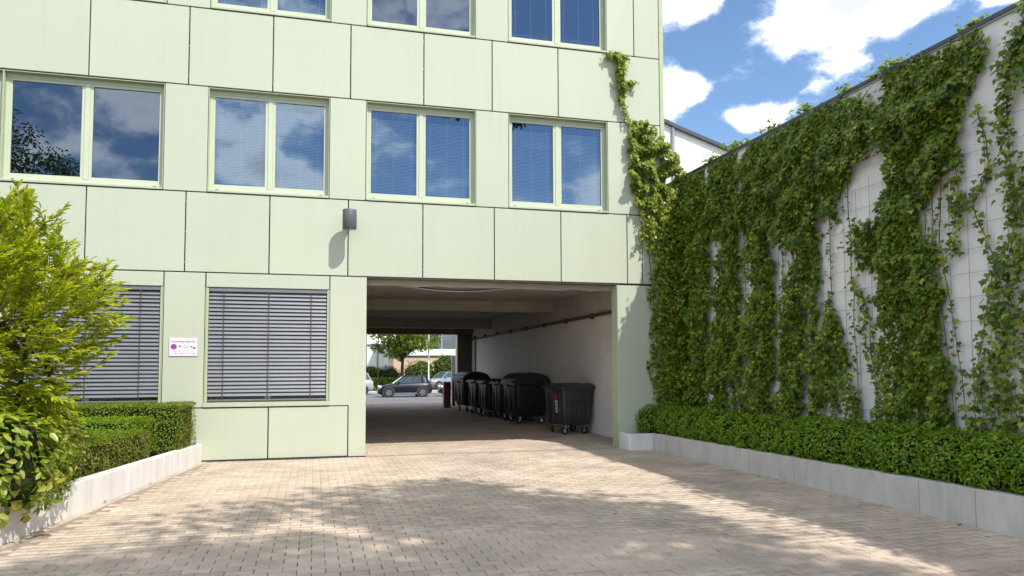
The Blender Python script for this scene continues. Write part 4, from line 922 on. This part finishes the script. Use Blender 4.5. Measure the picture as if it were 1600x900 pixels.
# ------------------------------------------------------------------ bollards and stele at the street end
m_wine = mat('wine_red_paint', (.19, .012, .02), .4, var=.25, scale=6)
def bollard(loc, w_, h, label):
    e = empty('bollard', loc, 0, label, 'bollard', 'wine red bollards'); MB().cbox(-w_/2, w_/2, -w_/2, w_/2, 0, h, .015).build('post', m_wine, e); MB().cbox(-w_/2-.012, w_/2+.012, -w_/2-.012, w_/2+.012, h+.001, h+.03, .006).build('cap', m_wine, e)
    MB().cbox(-w_/2-.03, w_/2+.03, -w_/2-.03, w_/2+.03, -.02, .02, .005).build('foot_plate', m_steel, e)
bollard((5.58, 31.9, 0), .30, 1.08, 'stout wine red square bollard standing in front'); bollard((6.15, 33.4, 0), .14, 1.2, 'slim wine red square bollard behind the stout one')
stl = empty('information_stele', (6.62, 35.4, 0), 0, 'white upright stele with dark panel at the far passage corner', 'stele')
MB().cbox(-.2, .2, -.06, .06, -.05, 2.25, .01).build('slab', m_white, stl); MB().box(-.02, .16, -.066, -.062, 1.45, 2.05).build('dark_panel', m_steel, stl)
# ------------------------------------------------------------------ street
ap = MB(); ap.add([(-40, 36.3, -.008), (60, 36.3, -.008), (60, 37.6, -.06), (-40, 37.6, -.06)], [(0, 1, 2, 3)]); tag(ap.build('pavement', mat('pavement_slabs', (.50, .46, .41), .85, var=.15, scale=4)), kind='structure')
rd = MB(); rd.add([(-60, 37.6, -.065), (80, 37.6, -.065), (80, 41, -.27), (-60, 41, -.27), (80, 58.6, -.27), (-60, 58.6, -.27)], [(0, 1, 2, 3), (3, 2, 4, 5)]); tag(rd.build('road', m_asph), kind='structure')
kb = MB(); kb.box(-60, 80, 58.6, 58.75, -.4, -.13); kb.build('street_kerb', m_kerb)['kind'] = 'structure'
fp = MB(); fp.box(-60, 80, 58.75, 60.4, -.4, -.14); tag(fp.build('far_pavement', m_kerb), kind='structure')
lw = MB(); lw.box(-60, 80, 60.4, 90, -.45, -.12); tag(lw.build('lawn', m_grass), kind='structure')
m_road_line = mat('road_paint', (.6, .6, .6), .7, var=.2, scale=20)
mk = MB(); mk.box(-60, 80, 49.35, 49.45, -.269, -.264); tag(mk.build('road_marking', m_road_line), kind='structure')
# cars
m_cglass = mat('car_glass', (.05, .075, .09), .06, var=.05, spec=.9); m_rim = mat('rim_metal', (.30, .30, .31), .35, metal=.7); m_lampg = mat('headlight_glass', (.75, .75, .75), .12, var=.1); m_tail = mat('tail_light', (.42, .02, .015), .25); m_archg = mat('arch_plastic', (.05, .05, .055), .6); m_chrome = mat('bright_trim', (.55, .55, .56), .2, metal=.9)
def car(label, loc, rz, paint, L=3.70, H=1.41, W=1.68, group='cars in the street', wr=.30):
    e = empty('parked_car', loc, rz, label, 'car', group); hw = W/2; sx = L/3.7; sz = H/1.41
    prof = [(0.0, .34, .50, .62), (.06, .22, .62, .80), (.25, .19, .74, .92), (.60, .18, .80, 1.0), (.95, .18, .88, 1.0), (1.4, .17, .93, 1.0), (2.4, .17, .95, 1.0), (3.1, .19, .96, 1.0), (3.45, .22, .95, .97), (3.63, .27, .88, .88), (3.70, .36, .74, .72)]
    rings = []
    for x, z0, z1, k in prof:
        x *= sx; z0 *= sz; z1 *= sz; w_ = hw*k; zm = z0+(z1-z0)*.55
        rings.append([(x, -w_*.90, z0), (x, -w_*.99, z0+(z1-z0)*.2), (x, -w_, zm), (x, -w_*.97, z1-.06), (x, -w_*.86, z1), (x, 0, z1+.03), (x, w_*.86, z1), (x, w_*.97, z1-.06), (x, w_, zm), (x, w_*.99, z0+(z1-z0)*.2), (x, w_*.90, z0)])
    bo = MB().loft(rings).build('body', paint, e, fix=True)
    for p in bo.data.polygons: p.use_smooth = True
    zb, zr = .93*sz, 1.36*sz
    bot = [(1.02, .84), (1.35, .86), (2.4, .87), (3.2, .86), (3.60, .78)]; top = [(1.66, .66), (1.85, .70), (2.4, .72), (3.05, .70), (3.32, .62)]
    def ring(pts, z, f=1.0): return [(x*sx, -hw*k_*f, z) for x, k_ in pts]+[(x*sx, hw*k_*f, z) for x, k_ in reversed(pts)]
    gl = MB().loft([ring(bot, zb-.03), ring(top, zr)]).build('window_glass', m_cglass, e, fix=True)
    tr = ring(top, zr+.001, 1.02)
    rf = MB().loft([ring(top, zr-.01, 1.03), ring(top, zr+.03, 1.0), ring([(x*.9+.24, k_*.75) for x, k_ in top], zr+.055*sz)]).build('roof', paint, e, fix=True)
    for p in rf.data.polygons: p.use_smooth = True
    for sy in (-1, 1):
        for b_, t_, r_ in (((1.04, .845), (1.68, .67), .035), ((2.33, .875), (2.36, .725), .035), ((3.02, .87), (2.98, .71), .045), ((3.50, .80), (3.28, .64), .05)):
            MB().tube([(b_[0]*sx, sy*hw*b_[1], zb-.03), (t_[0]*sx, sy*hw*t_[1], zr+.01)], r_, 6).build('pillar', paint if r_ > .04 or b_[0] < 1.2 else m_archg, e)
        MB().cbox(1.30*sx, 1.42*sx, sy*(hw*.93+.08)-.07, sy*(hw*.93+.08)+.07, zb+.0, zb+.11, .02).build('mirror', paint, e)
        MB().box(2.10*sx, 2.26*sx, sy*(hw+.003)-.008, sy*(hw+.003)+.008, .80*sz, .83*sz).build('door_handle', m_chrome, e)
        MB().box(.95*sx, 2.9*sx, sy*(hw*.985)-.012, sy*(hw*.985)+.012, .20*sz, .30*sz).build('side_skirt', m_chrome, e)
        for xw in (.68*sx, 3.0*sx):
            y0 = sy*(hw-.02)
            ar = MB().tube([(xw, y0-sy*.1, wr+.02), (xw, sy*(hw+.004), wr+.02)], wr+.085, 26).build('wheel_arch', m_archg, e)
            wh = MB().tube([(xw, sy*(hw-.17), wr), (xw, sy*(hw+.018), wr)], wr, 28).build('wheel', m_rub, e)
            MB().tube([(xw, sy*(hw-.1), wr), (xw, sy*(hw+.024), wr)], wr*.66, 20).build('rim', m_rim, wh)
            for q in range(5):
                a = 2*math.pi*q/5; MB().tube([(xw+wr*.42*math.cos(a), sy*(hw+.02), wr+wr*.42*math.sin(a)), (xw+wr*.42*math.cos(a), sy*(hw+.027), wr+wr*.42*math.sin(a))], wr*.13, 8).build('rim_opening', m_rub, wh)
        hl = MB().loft([[(.16*sx+d_*.5-.10, sy*hw*.66+.13*math.cos(t)*1.0, .66*sz+.11*math.sin(t)) for t in [2*math.pi*k/14 for k in range(14)]] for d_ in (0, .3)]).build('headlight', m_lampg, e, fix=True)
        MB().cbox(3.60*sx, 3.70*sx, sy*hw*.72-.07, sy*hw*.72+.07, .62*sz, .86*sz, .015).build('tail_light', m_tail, e)
    MB().cbox(-.02, .1, -hw*.5, hw*.5, .30*sz, .46*sz, .02).build('grille', m_archg, e); MB().cbox(-.03, .0, -.24, .24, .38*sz, .46*sz, .004).build('number_plate', m_lampg, e)
    return e
p_grey = mat('paint_grey', (.009, .012, .022), .35, var=.1, scale=2, spec=.35); p_silver = mat('paint_silver', (.22, .26, .30), .3, var=.1, spec=.6); p_red = mat('paint_dark_red', (.10, .015, .018), .3, var=.1, spec=.6); p_white = mat('paint_white', (.38, .41, .44), .3, var=.1, spec=.6)
car('dark grey compact hatchback parked across the far passage opening', (4.2, 51.1, -.27), 0, p_grey, 3.62, 1.43, wr=.32)
car('pale car cut off by the passage pier, behind the grey hatchback', (.35, 57.2, -.27), 0, p_white, 4.0, 1.6)
car('dark red car mostly hidden behind the wine red bollard', (8.4, 51.3, -.27), 0, p_red, 3.9, 1.40)
car('silver car standing beyond the lawn under the street tree', (9.35, 63.5, -.12), R(25), p_silver, 3.9, 1.45)
big_tree('street_tree', 'bright green street tree with bare trunk behind the grey hatchback', (6.95, 60.8, -.12), 2.6, (7.15, 60.8, 4.7), (2.9, 2.2, 2.1), 60, 4200, .75, (.22, .36), m_lime, 21, .17, gaps=-.3)
def bush(label, c, r_, n, m, seed, size=(.10, .2)):
    o_ = (c[0], c[1], -.12); e = empty('street_bush', o_, 0, label, 'bush', 'bushes across the street'); blob('inner_branches', c, tuple(a*.86 for a in r_), m_inner, e, o_, seed, 10, .25); ellip_leaves(c, r_, n, size, m, e, o_, seed=seed, zmin=-.9)
bush('dark round bush left of the street tree trunk', (6.0, 63.5, .75), (1.3, 1.0, 1.1), 1500, m_tree, 31)
bush('light green feathery bush right of the street tree', (9.1, 66, 1.1), (1.4, 1.2, 1.3), 1300, m_lime, 32)
bush('small pale bush beside the white stele', (11.4, 66, 1.3), (1.3, 1.0, 1.6), 1300, m_lime, 33)
bush('low bush between tree trunk and white pole', (7.8, 64.2, .4), (.9, .7, .7), 900, m_tree, 34)
boxhedge('street_hedge', 'low green hedge across the street behind the parked cars', -6, 8.4, 61.4, 62.2, -.15, .85, 6000, (.12, .2), m_box, None, 0, .1, .15)
bush('spiky light green bush at the left of the passage view', (4.6, 63.5, 1.35), (.8, .8, .5), 700, m_lime, 35)
def pole(label, x, y, r_, h, m, arm=None):
    e = empty('street_pole', (x, y, -.15), 0, label, 'pole', 'poles across the street'); MB().tube([(0, 0, 0), (0, 0, h*.3), (0, 0, h)], [r_*1.2, r_, r_*.85], 10).build('shaft', m, e); MB().tube([(0, 0, 0), (0, 0, .35)], r_*1.8, 10).build('base_sleeve', m, e)
    MB().tube([(0, 0, h), (0, 0, h+.05)], r_*1.1, 10).build('cap', m, e)
    if arm: MB().tube([(0, 0, h-.3), (.3, -.2, h), (arm, -.5, h+.1)], .04, 6).build('arm', m, e); MB().cbox(arm-.1, arm+.35, -.6, -.4, h+.06, h+.16, .02).build('luminaire', m, e)
pole('slim white flag pole beside the street tree', 9.0, 60.0, .055, 9, m_white); pole('thin dark pole at the left of the passage view', 4.95, 60.2, .04, 6, m_steel, .8); pole('thin grey pole left of the dark one', 4.45, 66, .05, 7, m_galv, .7)
# buildings across the street
m_peach = mat('peach_render', (.62, .44, .31), .8, var=.08, scale=2)
pch = empty('peach_building', (12, 72, 0), 0, 'low peach coloured building across the street behind the bushes', 'building')
PW(MB().box(7.3, 26, 71, 76, -.4, 2.75).build('wall_face', m_peach), pch, (12, 72, 0)); PW(MB().box(7.1, 26.2, 70.9, 76.1, 2.751, 2.87).build('roof', m_coping), pch, (12, 72, 0))
for x in (11.2, 13.4): PW(MB().box(x, x+.9, 70.96, 70.999, .6, 1.9).build('window', m_cglass), pch, (12, 72, 0))
wb = empty('white_office_building', (10, 84, 0), 0, 'white office building with dark ribbon windows across the street', 'building')
for z0, z1 in ((-.4, 3.8), (5.8, 7.4), (9.4, 11.5)): PW(MB().box(10.2, 40, 84, 95, z0, z1).build('wall_band', m_white), wb, (10, 84, 0))
PW(MB().box(10.3, 40, 84.4, 94.8, 3.801, 5.799).build('inner_wall', m_steel), wb, (10, 84, 0)); PW(MB().box(10.3, 40, 84.4, 94.8, 7.401, 9.399).build('inner_wall', m_steel), wb, (10, 84, 0))
for i, x in enumerate(np.arange(10.2, 38, 1.9)):
    for z in (3.801, 7.401):
        PW(MB().cbox(x, x+(.75 if i % 2 else .2), 84.1, 84.4, z, z+1.998, .01).build('window_post', m_galv), wb, (10, 84, 0)); PW(mesh('pane', [(x+.2, 84.3, z), (x+1.9, 84.3, z), (x+1.9, 84.3, z+1.99), (x+.2, 84.3, z+1.99)], [(0, 1, 2, 3)], m_glassdark), wb, (10, 84, 0))
wh2 = empty('white_hall', (0, 92, 0), 0, 'plain white hall across the street at the left of the passage view', 'building')
PW(MB().box(-30, 9.6, 92, 110, -.4, 4.4).build('wall_face', m_white), wh2, (0, 92, 0)); PW(MB().box(-30.2, 9.8, 91.9, 110, 4.401, 4.6).build('roof_edge', m_galv), wh2, (0, 92, 0))
for x in (-1, 2, 5.6, 7.4): PW(MB().box(x, x+.05, 91.97, 91.999, -.4, 4.3).build('panel_joint', m_galv), wh2, (0, 92, 0))
